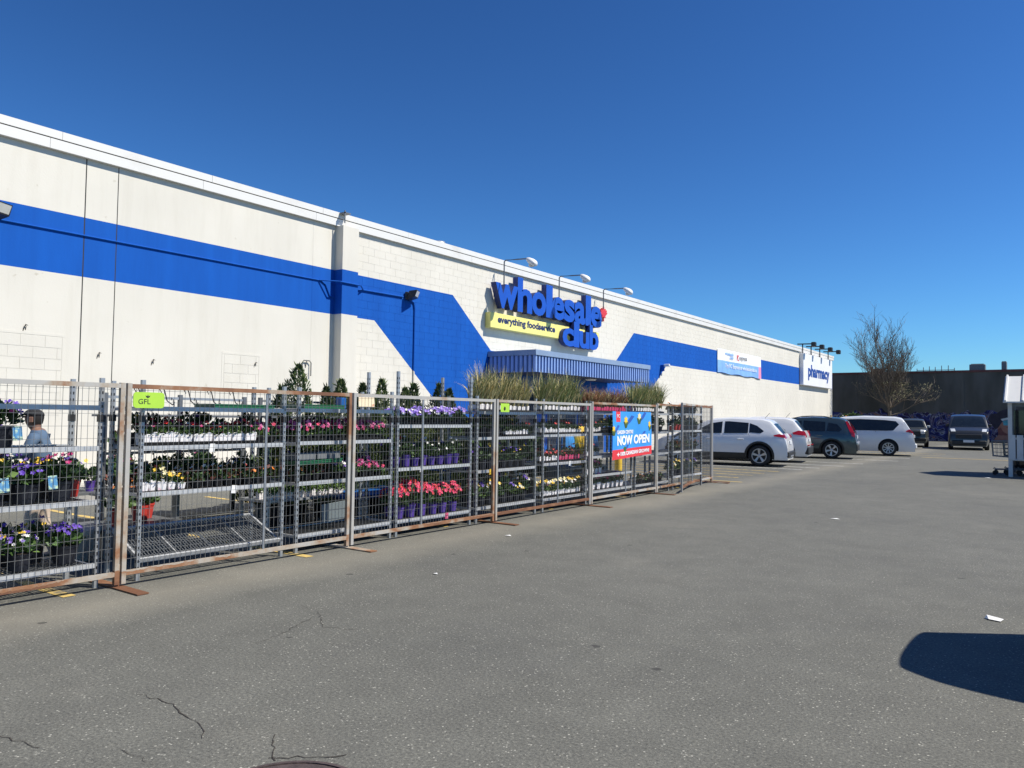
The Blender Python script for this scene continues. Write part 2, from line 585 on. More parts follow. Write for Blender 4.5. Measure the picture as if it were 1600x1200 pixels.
class MB:
    def __init__(self):
        self.v, self.f, self.m, self.mats = [], [], [], []
        self.cur = 0

    def use(self, name):
        if name not in self.mats:
            self.mats.append(name)
        self.cur = self.mats.index(name)
        return self

    def add(self, vs, fs):
        o = len(self.v)
        self.v += [tuple(p) for p in vs]
        for f in fs:
            self.f.append(tuple(i + o for i in f))
            self.m.append(self.cur)
        return self

    def box(self, x0, x1, y0, y1, z0, z1):
        return self.add([(x0, y0, z0), (x1, y0, z0), (x1, y1, z0), (x0, y1, z0), (x0, y0, z1), (x1, y0, z1), (x1, y1, z1), (x0, y1, z1)],
                        [(0, 3, 2, 1), (4, 5, 6, 7), (0, 1, 5, 4), (1, 2, 6, 5), (2, 3, 7, 6), (3, 0, 4, 7)])

    def rbox(self, x0, x1, y0, y1, z0, z1, b=.01):
        """box with chamfered edges (chamfer round the z axis and at top and bottom)"""
        def ring(i, z):
            return [(x0 + i + b, y0 + i, z), (x1 - i - b, y0 + i, z), (x1 - i, y0 + i + b, z), (x1 - i, y1 - i - b, z),
                    (x1 - i - b, y1 - i, z), (x0 + i + b, y1 - i, z), (x0 + i, y1 - i - b, z), (x0 + i, y0 + i + b, z)]
        self.loft([ring(b, z0), ring(0, z0 + b), ring(0, z1 - b), ring(b, z1)])
        return self

    def loft(self, rings, cap=True, closed=True):
        n = len(rings[0])
        o = len(self.v)
        fs = []
        for i in range(len(rings) - 1):
            for j in range(n if closed else n - 1):
                k = (j + 1) % n
                fs.append((i * n + j, i * n + k, (i + 1) * n + k, (i + 1) * n + j))
        if cap:
            fs.append(tuple(range(n - 1, -1, -1)))
            fs.append(tuple(range((len(rings) - 1) * n, len(rings) * n)))
        return self.add([p for r in rings for p in r], fs)

    def tube(self, pts, r, n=6, cap=True):
        pts = [Vector(p) for p in pts]
        rs = r if isinstance(r, (list, tuple)) else [r] * len(pts)
        rings = []
        ref = None
        for i, p in enumerate(pts):
            d = (pts[min(i + 1, len(pts) - 1)] - pts[max(i - 1, 0)])
            if d.length < 1e-9:
                d = Vector((0, 0, 1))
            d.normalize()
            if ref is None:
                ref = Vector((0, 0, 1)) if abs(d.z) < .9 else Vector((1, 0, 0))
            u = d.cross(ref)
            if u.length < 1e-4:
                u = d.cross(Vector((0, 1, 0)))
            u.normalize()
            w = u.cross(d).normalized()
            ph = math.pi / 4 if n == 4 else 0
            rings.append([p + (u * math.cos(2 * math.pi * k / n + ph) + w * math.sin(2 * math.pi * k / n + ph)) * rs[i] for k in range(n)])
        return self.loft(rings, cap)

    def lathe(self, prof, n=16, c=(0, 0, 0), cap=True):
        rings = [[(c[0] + r * math.cos(2 * math.pi * k / n), c[1] + r * math.sin(2 * math.pi * k / n), c[2] + z) for k in range(n)] for r, z in prof]
        return self.loft(rings, cap)

    def mesh(self, name, mats=None, smooth=False):
        me = bpy.data.meshes.new(name)
        me.from_pydata(self.v, [], self.f)
        ms = self.mats or mats
        if isinstance(ms, str):
            ms = [ms]
        for k in ms:
            me.materials.append(MATS[k])
        if self.mats:
            me.polygons.foreach_set('material_index', self.m)
        if smooth:
            me.polygons.foreach_set('use_smooth', [True] * len(me.polygons))
        me.update()
        return me

    def build(self, name, mats=None, parent=None, loc=(0, 0, 0), rot=(0, 0, 0), smooth=False):
        return put(name, self.mesh(name, mats, smooth), parent, loc, rot)


TXT = {}


def text_mesh(s, mats, offset=0.0, extrude=.01, bevel=0.0, res=3):
    key = (s, mats, offset, extrude, bevel)
    if key in TXT:
        return TXT[key].copy()
    cu = bpy.data.curves.new('lettering', 'FONT')
    cu.body = s
    cu.offset = offset
    cu.extrude = extrude
    cu.bevel_depth = bevel
    cu.resolution_u = res
    o = bpy.data.objects.new('lettering', cu)
    link(o)
    dg = bpy.context.evaluated_depsgraph_get()
    me = bpy.data.meshes.new_from_object(o.evaluated_get(dg))
    bpy.data.objects.remove(o)
    bpy.data.curves.remove(cu)
    me.materials.clear()
    me.materials.append(MATS[mats])
    TXT[key] = me
    return me.copy()


def fit_text(name, s, mats, parent, y0, y1, z0, z1, x, depth, offset=0.0, rot=(math.pi / 2, 0, math.pi / 2), bevel=0.0, side_mat=None):
    """lettering scaled into a rectangle of the facade plane (reads along +Y, faces +X); back at x"""
    me = text_mesh(s, mats, offset, .5, bevel)
    co = np.empty(len(me.vertices) * 3)
    me.vertices.foreach_get('co', co)
    co = co.reshape(-1, 3)
    mn, mx = co.min(0), co.max(0)
    sz = mx - mn
    out = np.empty_like(co)
    out[:, 1] = y0 + (co[:, 0] - mn[0]) / sz[0] * (y1 - y0)
    out[:, 2] = z0 + (co[:, 1] - mn[1]) / sz[1] * (z1 - z0)
    out[:, 0] = x + (co[:, 2] - mn[2]) / sz[2] * depth
    me.vertices.foreach_set('co', out.ravel())
    me.update()
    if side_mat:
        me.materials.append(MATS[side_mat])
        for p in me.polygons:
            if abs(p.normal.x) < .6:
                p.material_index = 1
    return put(name, me, parent)


def clone(root, loc=None, rz=None):
    r = root.copy()
    COL.objects.link(r)
    if loc is not None:
        r.location = loc
    if rz is not None:
        r.rotation_euler = (0, 0, rz)
    for ch in root.children:
        c = ch.copy()
        COL.objects.link(c)
        c.parent = r
        for g in ch.children:
            d = g.copy()
            COL.objects.link(d)
            d.parent = c
    return r


def poly_sheet(pts2, fn, step=.12):
    """triangulate a 2D polygon with interior points and map it by fn(a, b) -> xyz"""
    n = len(pts2)
    co = [Vector(p) for p in pts2]
    xs = [p[0] for p in pts2]
    ys = [p[1] for p in pts2]
    dense = []
    for i in range(n):
        a, b = co[i], co[(i + 1) % n]
        k = max(1, int((b - a).length / step))
        for j in range(k):
            dense.append(a.lerp(b, j / k))
    m = len(dense)
    edges = [(i, (i + 1) % m) for i in range(m)]
    gx = np.arange(min(xs) + step / 2, max(xs), step)
    gy = np.arange(min(ys) + step / 2, max(ys), step)
    inner = []
    for a in gx:
        for b in gy:
            ins = False
            j = n - 1
            for i in range(n):
                if (ys[i] > b) != (ys[j] > b) and a < (xs[j] - xs[i]) * (b - ys[i]) / (ys[j] - ys[i]) + xs[i]:
                    ins = not ins
                j = i
            if ins:
                inner.append(Vector((a, b)))
    r = delaunay_2d_cdt(dense + inner, edges, [], 1, 1e-5)
    return [fn(p[0], p[1]) for p in r[0]], [tuple(f) for f in r[2]]

# ------------------------------------------------------------------ ground, markings
rng = random.Random(7)
g = MB()
g.add([(-500, -200, 0), (500, -200, 0), (500, 900, 0), (-500, 900, 0)], [(0, 1, 2, 3)])
ground = tag(g.build('ground', 'asphalt'), kind='structure')


def crack(pts, w):
    """ragged crack strip lying on the asphalt"""
    P = []
    for i in range(len(pts) - 1):
        a, b = Vector((*pts[i], 0)), Vector((*pts[i + 1], 0))
        k = max(2, int((b - a).length / .035))
        for j in range(k):
            p = a.lerp(b, j / k)
            P.append(p + Vector((rng.uniform(-1, 1), rng.uniform(-1, 1), 0)) * .014)
    P.append(Vector((*pts[-1], 0)))
    vs, fs = [], []
    for i, p in enumerate(P):
        d = (P[min(i + 1, len(P) - 1)] - P[max(0, i - 1)]).normalized()
        n = Vector((-d.y, d.x, 0))
        ww = .56 * w * (.04 if rng.random() < .12 else rng.uniform(.25, 1.0)) * (1 - .8 * abs(i / len(P) - .5))
        vs += [tuple(p + n * ww + Vector((0, 0, .003))), tuple(p - n * ww + Vector((0, 0, .003)))]
    fs = [(2 * i, 2 * i + 1, 2 * i + 3, 2 * i + 2) for i in range(len(P) - 1)]
    m = MB()
    m.add(vs, fs)
    return m.build('crack', 'crack', ground)


crack([(-4.94, 4.05), (-4.6, 3.95), (-4.31, 3.73), (-3.8, 3.92)], .006)
crack([(-4.6, 3.93), (-4.4, 3.45), (-4.35, 3.2)], .006)
crack([(-4.06, 2.25), (-3.75, 2.28), (-3.58, 2.23), (-3.40, 2.22), (-3.28, 2.13)], .008)
crack([(-3.05, 2.35), (-2.93, 2.27), (-2.82, 2.19)], .011)
crack([(-2.86, 2.20), (-2.74, 2.30), (-2.62, 2.42)], .012)
crack([(-4.04, 1.58), (-3.76, 1.63)], .009)
crack([(-3.47, 1.85), (-3.2, 1.85)], .007)
crack([(-3.55, 5.7), (-2.9, 5.75), (-2.1, 5.5)], .003)

lines = [('line_yellow', -12.5, -6.5, 5.43, .10), ('line_yellow', -12.5, -6.6, 3.05, .10), ('line_yellow', -12.5, -6.85, 8.05, .10),
         ('line_yellow', -12.5, -6.85, 10.7, .10), ('line_yellow', -12.5, -6.85, 13.3, .10), ('line_yellow', -12.5, -6.9, 15.9, .10),
         ('line_yellow', -12.5, -6.35, 18.4, .10), ('line_yellow', -12.5, -6.9, 19.7, .10), ('line_yellow', -12.5, -6.9, 20.8, .10),
         ('line_yellow', -12.5, -6.9, 21.8, .10), ('line_yellow', -12.5, -6.8, 22.9, .10),
         ('line_white', -12.5, -6.55, 24.35, .13), ('line_white', -12.5, -6.35, 25.6, .13), ('line_white', -12.5, -6.0, 27.3, .13),
         ('line_white', -12.5, -5.8, 29.3, .13), ('line_white', -12.5, -5.2, 32.5, .13), ('line_white', -12.5, -5.2, 35.2, .13),
         ('line_yellow', -5.0, 6.0, 37.0, .20), ('line_yellow', -9.5, -4.6, 39.3, .12), ('line_yellow', -9.5, -4.6, 41.5, .12),
         ('line_white', -7.0, -6.2, 53.0, .14)]
for mt, x0, x1, y, w in lines:
    m = MB()
    n = 14
    vs, fs = [], []
    for i in range(n + 1):
        x = x0 + (x1 - x0) * i / n
        vs += [(x, y - w / 2 + rng.uniform(-.006, .006), .004), (x, y + w / 2 + rng.uniform(-.006, .006), .004)]
    fs = [(2 * i, 2 * i + 2, 2 * i + 3, 2 * i + 1) for i in range(n)]
    m.add(vs, fs)
    tag(m.build('painted_line', mt), kind='structure')

mh = MB()
mh.lathe([(.335, 0), (.335, .010), (.318, .010), (.318, .004), (.300, .004), (.300, .011), (.29, .013), (.0, .014)], 40, cap=False)
mho = mh.build('manhole_cover', 'iron', loc=(-2.505, 1.985, .002))
tag(mho, 'rusty brown iron manhole cover cut off at the bottom edge', 'manhole cover')

# ------------------------------------------------------------------ the store
WX = -14.9
store = thing('store_building', 'long white block store with a painted blue band along its facade', 'building', (0, 0, 0))
m = MB()
m.box(-46, WX - .0032, -3, 64.0, 0, 6.38)
m.build('wall_core', 'store_paint', store)
m = MB()
m.box(-45.9, WX + .02, -2.9, 63.9, 6.383, 6.44)
m.build('roof', 'roof_membrane', store)
# tilt-up panels left of the pilaster
for a, b in ((-2.9, 6.894), (6.916, 7.501), (7.519, 12.285), (12.295, 13.0)):
    m = MB()
    m.box(WX - .02, WX, a, b, .15, 6.36)
    m.build('wall_panel', 'store_paint', store)
for a in (6.905, 7.51):
    m = MB()
    m.box(WX - .008, WX - .0015, a - .03, a + .03, .15, 6.36)
    m.build('panel_joint', 'dark_gap', store)
# bricked-up window openings in the panels
for (ya, yb, za, zb) in ((3.4, 6.64, 1.5, 2.90), (9.88, 10.88, 1.6, 2.84)):
    m = MB()
    t = .05
    m.box(WX, WX + .004, ya, yb, zb - t, zb)
    m.box(WX, WX + .004, ya, ya + t, za, zb - t - .003)
    m.box(WX, WX + .004, yb - t, yb, za, zb - t - .003)
    fr = m.build('infill_frame', 'store_paint', store)
    rows = int((zb - za - t) / .203)
    for r in range(rows + 1):
        z1 = zb - t - .012 - r * .203
        y = ya + t + .01 - (.2 if r % 2 else 0)
        while y < yb - t - .05:
            a, b = max(y, ya + t + .01), min(y + .398, yb - t - .01)
            if b - a > .05:
                m = MB()
                m.box(WX, WX + .0035 + rng.uniform(0, .0015), a, b, z1 - .197, z1)
                m.build('block', 'store_paint', store)
            y += .406
# pilaster with chamfered head
m = MB()
m.box(WX - .02, WX + .28, 13.0, 13.53, 0, 6.24)
m.build('pilaster', 'store_paint', store)
m = MB()
m.box(WX + .28, WX + .30, 13.02, 13.05, 6.30, 6.62)
m.box(WX + .10, WX + .30, 13.02, 13.22, 6.55, 6.58)
m.build('gutter_bracket', 'galv_dark', store)
# block wall right of the pilaster: the nearest blocks one by one, the rest joined
bm_ = MB()
bm_.box(0, .016, 0, .4015, 0, .1985)
block_me = bm_.mesh('block', 'store_paint')
rest = MB()
course, pitch = .2032, .4064
cnt = 0
for r in range(31):
    z = .02 + r * course
    y = 13.54 - (pitch / 2 if r % 2 else 0)
    while y < 63.95:
        a, b = max(y, 13.54), min(y + .4015, 63.99)
        j = rng.uniform(-.0012, .0012)
        if b - a > .04:
            if a >= 13.545 and b - a > .39 and z > 2.2 and y < 19.4 and cnt < 300:
                put('block', block_me, store, (WX - .016 + j, a, z))
                cnt += 1
            else:
                rest.box(WX - .016 + j, WX + j, a, b, z, z + .1985)
        y += pitch
tag(rest.build('block_wall', 'store_paint', store), kind='stuff')
# fascia in lengths: lower board and upper cap with a dark reveal between
y = -2.9
k = 0
while y < 64.1:
    b = min(y + 3.04, 64.12)
    m = MB()
    m.box(WX - .3, WX + .085 + rng.uniform(0, .004), y + .003, b - .003, 6.245, 6.425)
    m.build('fascia_board', 'white_metal', store)
    m = MB()
    j = rng.uniform(0, .004)
    m.box(WX - .3, WX + .095 + j, y + .203, min(b + .2, 64.12) - .003, 6.445, 6.59)
    m.build('cap_flashing', 'white_metal', store)
    y += 3.04
m = MB()
m.box(WX - .25, WX + .06, -2.9, 64.1, 6.40, 6.46)
m.build('fascia_reveal', 'dark_gap', store)
# sidewalk along the facade
m = MB()
m.box(WX + .02, WX + 1.55, -3, 64, -.2, .13)
tag(m.build('sidewalk', 'concrete'), kind='structure')
# conduit runs, painted over with the wall
m = MB()
m.tube([(WX + .02, 2, 4.775), (WX + .02, 12.55, 4.80), (WX + .02, 12.7, 4.72), (WX + .02, 12.85, 4.45), (WX + .02, 12.99, 4.43)], .016, 6)
m.tube([(WX + .31, 12.9, 4.80), (WX + .31, 13.6, 4.80)], .02, 6)
m.tube([(WX + .03, 12.5, 4.80), (WX + .31, 12.9, 4.80)], .018, 6)
m.build('conduit', 'store_paint', store)
m = MB()
m.tube([(WX + .03, 13.56, 4.62), (WX + .03, 13.75, 4.74), (WX + .03, 13.95, 4.76), (WX + .03, 15.45, 4.78)], .022, 6)
m.tube([(WX + .31, 13.6, 4.80), (WX + .03, 13.95, 4.76)], .018, 6)
m.tube([(WX + .03, 15.7, 4.72), (WX + .03, 15.88, 4.68), (WX + .03, 15.93, 4.5), (WX + .03, 15.93, .2)], .024, 6)
m.build('conduit', 'store_paint', store)
# entrance doors under the awning
for y0 in (20.2, 22.9, 25.0):
    m = MB()
    m.use('galv_dark').box(WX, WX + .06, y0, y0 + 1.9, 0.13, 2.35)
    dr = m.build('door', None, store)
    m = MB()
    m.box(WX + .062, WX + .066, y0 + .08, y0 + .91, .25, 2.27)
    m.box(WX + .062, WX + .066, y0 + .99, y0 + 1.82, .25, 2.27)
    m.build('pane', 'glass_door', dr)
# awning: corrugated box with smooth head flashing
aw = MB()
AX, A0, A1, AZ0, AZ1 = WX + 1.82, 19.4, 27.3, 2.88, 3.56
aw.box(WX + .002, AX - .06, A0 + .06, A1 - .06, AZ0 + .02, AZ1 - .02)
awo = aw.build('awning', 'awning_back', store)
m = MB()
n = 46
for i in range(n):
    y = A0 + .05 + (A1 - A0 - .1) * i / (n - 1)
    m.add([(AX - .06, y - .046, AZ0), (AX, y - .034, AZ0), (AX, y + .034, AZ0), (AX - .06, y + .046, AZ0),
           (AX - .06, y - .046, AZ1 - .17), (AX, y - .034, AZ1 - .17), (AX, y + .034, AZ1 - .17), (AX - .06, y + .046, AZ1 - .17)],
          [(0, 1, 5, 4), (1, 2, 6, 5), (2, 3, 7, 6), (0, 3, 2, 1), (4, 5, 6, 7)])
for s, yy in ((-1, A0), (1, A1)):
    for i in range(11):
        x = WX + .1 + 1.66 * i / 10
        m.add([(x - .062, yy - s * .06, AZ0), (x - .042, yy, AZ0), (x + .042, yy, AZ0), (x + .062, yy - s * .06, AZ0),
               (x - .062, yy - s * .06, AZ1 - .17), (x - .042, yy, AZ1 - .17), (x + .042, yy, AZ1 - .17), (x + .062, yy - s * .06, AZ1 - .17)],
              [(0, 1, 5, 4), (1, 2, 6, 5), (2, 3, 7, 6), (0, 3, 2, 1), (4, 5, 6, 7)])
m.build('corrugated_cladding', 'awning_blue', awo)
m = MB()
m.box(WX + .003, AX + .03, A0 - .03, A1 + .03, AZ1 - .165, AZ1)
m.build('head_flashing', 'awning_top', awo)
m = MB()
m.lathe([(.16, 0), (.2, .03), (.2, .05)], 16, (WX + 1.0, 24.2, AZ0 - .04))
m.build('downlight', 'lamp_white', awo)
# corner downpipe, end wall trim
m = MB()
m.box(WX + .002, WX + .06, 63.4, 63.62, .1, 1.95)
m.build('downpipe_guard', 'downpipe', store)
# roof vent
vt = thing('roof_vent', 'round metal mushroom vent on the store roof edge', 'vent', (-17.0, 19.3, 6.44))
m = MB()
m.lathe([(.14, 0), (.14, .72)], 14)
m.build('stack', 'galv', vt)
m = MB()
m.lathe([(.24, .72), (.27, .76), (.22, .88), (.0, .92)], 16, cap=False)
m.build('hood', 'galv', vt, smooth=True)

# small black wall hooks
for (hy, hz, w) in ((5.95, 2.98, 'above the bricked-up window by the left edge'), (7.24, 2.58, 'between the two vertical panel joints'),
                    (8.31, 2.52, 'on the plain panel above the rack rail'), (10.72, 2.62, 'near the small patched opening')):
    m = MB()
    m.tube([(0, -.02, -.08), (.015, -.01, -.02), (.03, .01, .04), (.04, .04, .02)], .007, 6)
    m.tube([(0, .02, -.06), (.02, .02, 0), (.03, .01, .04)], .006, 6)
    tag(m.build('wall_hook', 'black_metal', loc=(WX, hy, hz)), 'small black metal hook on the white wall ' + w, 'hook', 'hooks on the white wall')
# wire cage ring on the wall
m = MB()
pts = [(.05, -.13, -.2), (.05, -.13, .12), (.05, -.08, .17), (.05, .08, .17), (.05, .13, .12), (.05, .13, -.2)]
m.tube(pts, .014, 6)
m.tube([(0, 0, .0), (.05, 0, .17)], .012, 6)
tag(m.build('wall_bracket', 'wire', loc=(WX, 12.15, 2.62)), 'thin metal loop bracket on the white wall left of the pilaster', 'bracket')


def floodlight(y, z, label, rz=0.0):
    t = thing('floodlight', label, 'floodlight', (WX, y, z), rz, 'floodlights on the facade')
    m = MB()
    m.rbox(.0, .09, -.09, .09, -.1, .1, .01)
    m.build('mounting_box', 'black_metal', t)
    m = MB()
    m.add([(.10, -.16, -.12), (.10, .16, -.12), (.30, .17, -.05), (.30, -.17, -.05), (.13, -.14, .12), (.13, .14, .12), (.36, .17, .14), (.36, -.17, .14)],
          [(0, 3, 2, 1), (4, 5, 6, 7), (0, 1, 5, 4), (1, 2, 6, 5), (2, 3, 7, 6), (3, 0, 4, 7)])
    m.build('housing', 'black_metal', t)
    m = MB()
    m.add([(.306, -.145, -.03), (.306, .145, -.03), (.363, .145, .12), (.363, -.145, .12)], [(0, 1, 2, 3)])
    m.build('lens', 'lamp_lens', t)
    return t


floodlight(15.58, 4.83, 'black floodlight on the blue paint right of the pilaster', .5)
floodlight(5.28, 4.88, 'black floodlight cut off by the left edge of the picture', .5)

# security camera by the right blue sweep
t = thing('security_camera', 'white security camera on a blue bracket right of the awning', 'camera', (WX, 32.3, 3.85))
m = MB()
m.box(0, .15, -.06, .06, -.2, .08)
m.build('bracket', 'store_paint', t)
m = MB()
m.rbox(.15, .42, -.05, .07, .0, .12, .02)
m.tube([(.3, .07, .06), (.3, .25, .04)], .04, 8)
m.build('housing', 'lamp_white', t)

# gooseneck sign lamps
for i, (gy, lab) in enumerate(((19.78, 'white gooseneck lamp over the letter w of the store sign'), (23.1, 'white gooseneck lamp over the middle of the store sign'),
                               (26.34, 'white gooseneck lamp over the right end of the store sign'))):
    t = thing('sign_lamp', lab, 'lamp', (WX, gy, 6.0), 0, 'gooseneck lamps over the store sign')
    HS = .74
    m = MB()
    m.tube([(.3, 0, -.25), (.3, 0, .48), (.36, 0, .52), (.8, .0, .50), (1.25, .0, .48)], .022, 6)
    m.build('arm', 'galv_dark', t)
    m = MB()
    rings = []
    for j, (x, r, zc) in enumerate(((1.16, .05, .47), (1.22, .12, .44), (1.34, .19, .37), (1.5, .20, .30), (1.62, .16, .25), (1.68, .06, .23))):
        rings.append([(1.2 + (x - 1.2) * HS, HS * r * 1.05 * math.cos(a), .46 + (zc - .46) * HS + HS * r * .8 * math.sin(a)) for a in [2 * math.pi * q / 14 for q in range(14)]])
    m.loft(rings)
    m.build('head', 'lamp_white', t, smooth=True)
    m = MB()
    m.lathe([(.10, 0), (.08, -.06), (.0, -.08)], 12, (1.36, 0, .27), cap=False)
    m.build('lens', 'lamp_lens', t)
for i, (gy, w) in enumerate(((55.2, 'leftmost'), (57.4, 'second from left'), (59.8, 'third from left'), (62.3, 'rightmost'))):
    t = thing('spot_lamp', 'black arm lamp above the pharmacy sign, %s of four' % w, 'lamp', (WX, gy, 6.2), 0, 'black lamps above the pharmacy sign')
    m = MB()
    m.tube([(.1, 0, -.1), (.1, 0, .62), (-.25, 0, .62), (.85, 0, .60)], .045, 6)
    m.build('arm', 'black_metal', t)
    m = MB()
    m.rbox(.7, 1.0, -.17, .17, .40, .72, .04)
    m.build('head', 'black_metal', t)

# ------------------------------------------------------------------ store sign: letters, yellow strip, leaf
sg = thing('store_sign', 'blue raised wholesale club sign with yellow strip and red maple leaf', 'sign', (0, 0, 0))
m = MB()
m.rbox(WX + .005, WX + .22, 19.2, 26.16, 4.31, 4.80, .012)
yb = m.build('yellow_strip', 'sign_yellow', sg)
fit_text('lettering', 'everything foodservice', 'ink_navy', yb, 19.58, 22.98, 4.43, 4.73, WX + .221, .006, .032)
LX, LD = WX + .12, .21
for ch, (a, b), (z0, z1) in zip('wholesale',
        ((19.30, 20.54), (20.51, 21.36), (21.33, 22.22), (22.22, 22.63), (22.60, 23.42), (23.40, 24.14), (24.13, 24.92), (24.93, 25.33), (25.32, 26.16)),
        ((4.96, 5.76), (4.96, 6.10), (4.95, 5.77), (4.96, 6.10), (4.95, 5.77), (4.95, 5.77), (4.95, 5.77), (4.96, 6.10), (4.95, 5.77))):
    fit_text('letter_' + ch, ch, 'sign_blue', sg, a, b, z0, z1, LX + rng.uniform(0, .006), LD, .034, side_mat='sign_return_shade')
for ch, (a, b), (z0, z1) in zip('club', ((23.22, 24.0), (24.0, 24.38), (24.39, 25.12), (25.14, 25.84)),
                                ((4.06, 4.72), (4.07, 5.0), (4.06, 4.70), (4.06, 5.0))):
    fit_text('letter_' + ch, ch, 'sign_blue', sg, a, b, z0, z1, LX + .06 + rng.uniform(0, .006), LD, .034, side_mat='sign_return_shade')
leaf = [(.018, -.32), (.018, -.12), (.15, -.16), (.12, -.07), (.29, .06), (.22, .08), (.25, .20), (.13, .14), (.15, .25), (.07, .17), (0, .34)]
leaf = leaf + [(-x, z) for x, z in leaf[::-1] if x > 0]
m = MB()
n = len(leaf)
m.loft([[(WX + .06, 26.72 + y * 1.0, 5.60 + z * .9) for y, z in leaf], [(WX + .12, 26.72 + y * 1.0, 5.60 + z * .9) for y, z in leaf]])
m.build('maple_leaf', 'sign_red', sg)

ps = thing('pharmacy_sign', 'white pharmacy sign panel at the far corner of the facade', 'sign', (0, 0, 0))
m = MB()
m.rbox(WX + .004, WX + .28, 54.75, 62.75, 3.95, 6.15, .02)
m.build('panel', 'sign_white', ps)
fit_text('lettering', 'pharmacy', 'ink_pharmacy', ps, 55.9, 61.9, 4.32, 5.45, WX + .281, .01, .045)

bn = thing('wall_banner', 'sun-bleached white and blue banner tied on the far facade', 'banner', (0, 0, 0))
m = MB()
vs, fs = [], []
for i in range(15):
    y = 39.2 + 7.1 * i / 14
    sag = .05 * math.sin(i * .9)
    for z in (3.98 + .03 * math.sin(i * 1.3), 4.65, 5.26):
        vs.append((WX + .06 + .02 * math.sin(i * 1.7 + z), y, z))
for i in range(14):
    for j in range(2):
        fs.append((i * 3 + j, (i + 1) * 3 + j, (i + 1) * 3 + j + 1, i * 3 + j + 1))
m.use('banner_sky')
m.use('banner_white')
m.use('banner_pink')
m.add(vs, fs)
for q in range(len(fs)):
    m.m[q] = (2 if q // 2 >= 13 else 0) if q % 2 == 0 else 1
sh = m.build('sheet', None, bn)
fit_text('lettering', 'wholesale', 'banner_sky', sh, 40.2, 41.5, 4.98, 5.14, WX + .085, .004, .02)
fit_text('lettering', 'club', 'banner_sky', sh, 40.95, 41.5, 4.80, 4.96, WX + .085, .004, .02)
fit_text('lettering', 'PC', 'banner_red', sh, 42.05, 42.35, 4.76, 5.10, WX + .085, .004, .02)
fit_text('lettering', 'express', 'cloth_grey', sh, 42.45, 43.7, 4.78, 5.02, WX + .085, .004, .0)
fit_text('lettering', 'Try PC Express at wholesaleclub.ca', 'banner_white', sh, 40.2, 45.4, 4.24, 4.52, WX + .085, .004, .012)

# ------------------------------------------------------------------ far graffiti wall
fw = thing('graffiti_wall', 'tall dark concrete wall with graffiti behind the parking lot', 'wall', (0, 0, 0))
FY = 70.0
m = MB()
m.box(-18, 40, FY, FY + .5, 0, 5.45)
m.build('wall', 'mural_wall', fw)
m = MB()
m.box(-18, 40, FY - .06, FY + .56, 5.452, 5.62)
m.build('coping', 'coping', fw)
for i in range(9):
    m = MB()
    x = -14.5 + i * 3.9
    m.box(x, x + .25, FY - .035, FY - .002, 0, 5.45)
    m.build('pilaster', 'mural_wall', fw)


def mural(name, pts, mt, d, parent):
    n = len(pts)
    m = MB()
    pts = [(fx + (x - fx) * .85, z * .68) for x, z in pts]
    m.loft([[(x, FY - d, z) for x, z in pts], [(x, FY - .001, z) for x, z in pts]])
    return m.build(name, mt, parent)


fx = -3.6
fc = mural('mural_face', [(fx - 1.1, .05), (fx - .7, .9), (fx - .75, 1.6), (fx - .4, 2.3), (fx + .6, 2.6), (fx + 1.5, 2.2), (fx + 1.6, 1.1), (fx + 1.1, .3), (fx + .6, .05)], 'mural_skin', .006, fw)
mural('shade', [(fx - .75, 1.5), (fx - .5, 1.7), (fx - .3, 1.2), (fx + .1, .9), (fx - .3, .7), (fx - .7, .9)], 'mural_shade', .010, fc)
mural('lips', [(fx + .2, .95), (fx + .5, 1.02), (fx + .85, .96), (fx + .5, .84)], 'mural_shade', .011, fc)
mural('eye', [(fx - .1, 1.72), (fx + .2, 1.82), (fx + .5, 1.74), (fx + .2, 1.64)], 'mural_hair', .011, fc)
mural('hair', [(fx - 1.2, 2.0), (fx - 1.5, 2.6), (fx - 1.3, 3.2), (fx - .8, 3.3), (fx - .5, 3.6), (fx + .2, 3.9), (fx + 1.0, 3.7), (fx + 1.6, 3.0), (fx + 1.5, 2.5), (fx + .6, 2.65), (fx - .35, 2.45), (fx - .7, 1.7), (fx - .95, 1.5)], 'mural_hair', .014, fc)
mural('headband', [(fx - .4, 2.45), (fx + .5, 2.75), (fx + 1.5, 2.6), (fx + 1.5, 2.85), (fx + .5, 3.0), (fx - .5, 2.65)], 'mural_pale', .018, fc)
mural('visor', [(fx - .3, 1.95), (fx + .7, 1.9), (fx + 1.5, 2.0), (fx + 1.5, 2.6), (fx + .5, 2.73), (fx - .35, 2.42)], 'mural_visor', .016, fc)
mural('hand', [(fx - 1.15, .05), (fx - .9, .6), (fx - .3, .85), (fx + .5, .7), (fx + .9, .4), (fx + .6, .05)], 'mural_skin', .020, fc)
# things on the roof behind the wall
for x, y0, w, h, lab in ((-6.25, 72, 1.1, .55, 'small grey rooftop unit beyond the dark wall'), (-4.05, 72, .35, .7, 'dark rooftop chimney pipe beyond the dark wall'),
                         (-13.6, 72, 1.0, .35, 'low reddish rooftop box behind the bare tree')):
    m = MB()
    m.rbox(0, w, 0, .8, 4.6, 5.65 + h, .03)
    m.box(.1 * w, .9 * w, .1, .7, 5.65 + h, 5.70 + h)
    tag(m.build('rooftop_unit', 'coping' if x < -12 else 'galv_dark', loc=(x, y0, 0)), lab, 'rooftop unit')
m = MB()
m.box(-30, 40, 71.5, 93, 0, 4.8)
tag(m.build('neighbour_building', 'concrete'), 'flat-roofed building hidden beyond the dark graffiti wall', 'building')
rt = thing('rooftop_railing', 'thin spiky metal railing on the roof beyond the dark wall', 'railing', (-10.0, 72, 5.05))
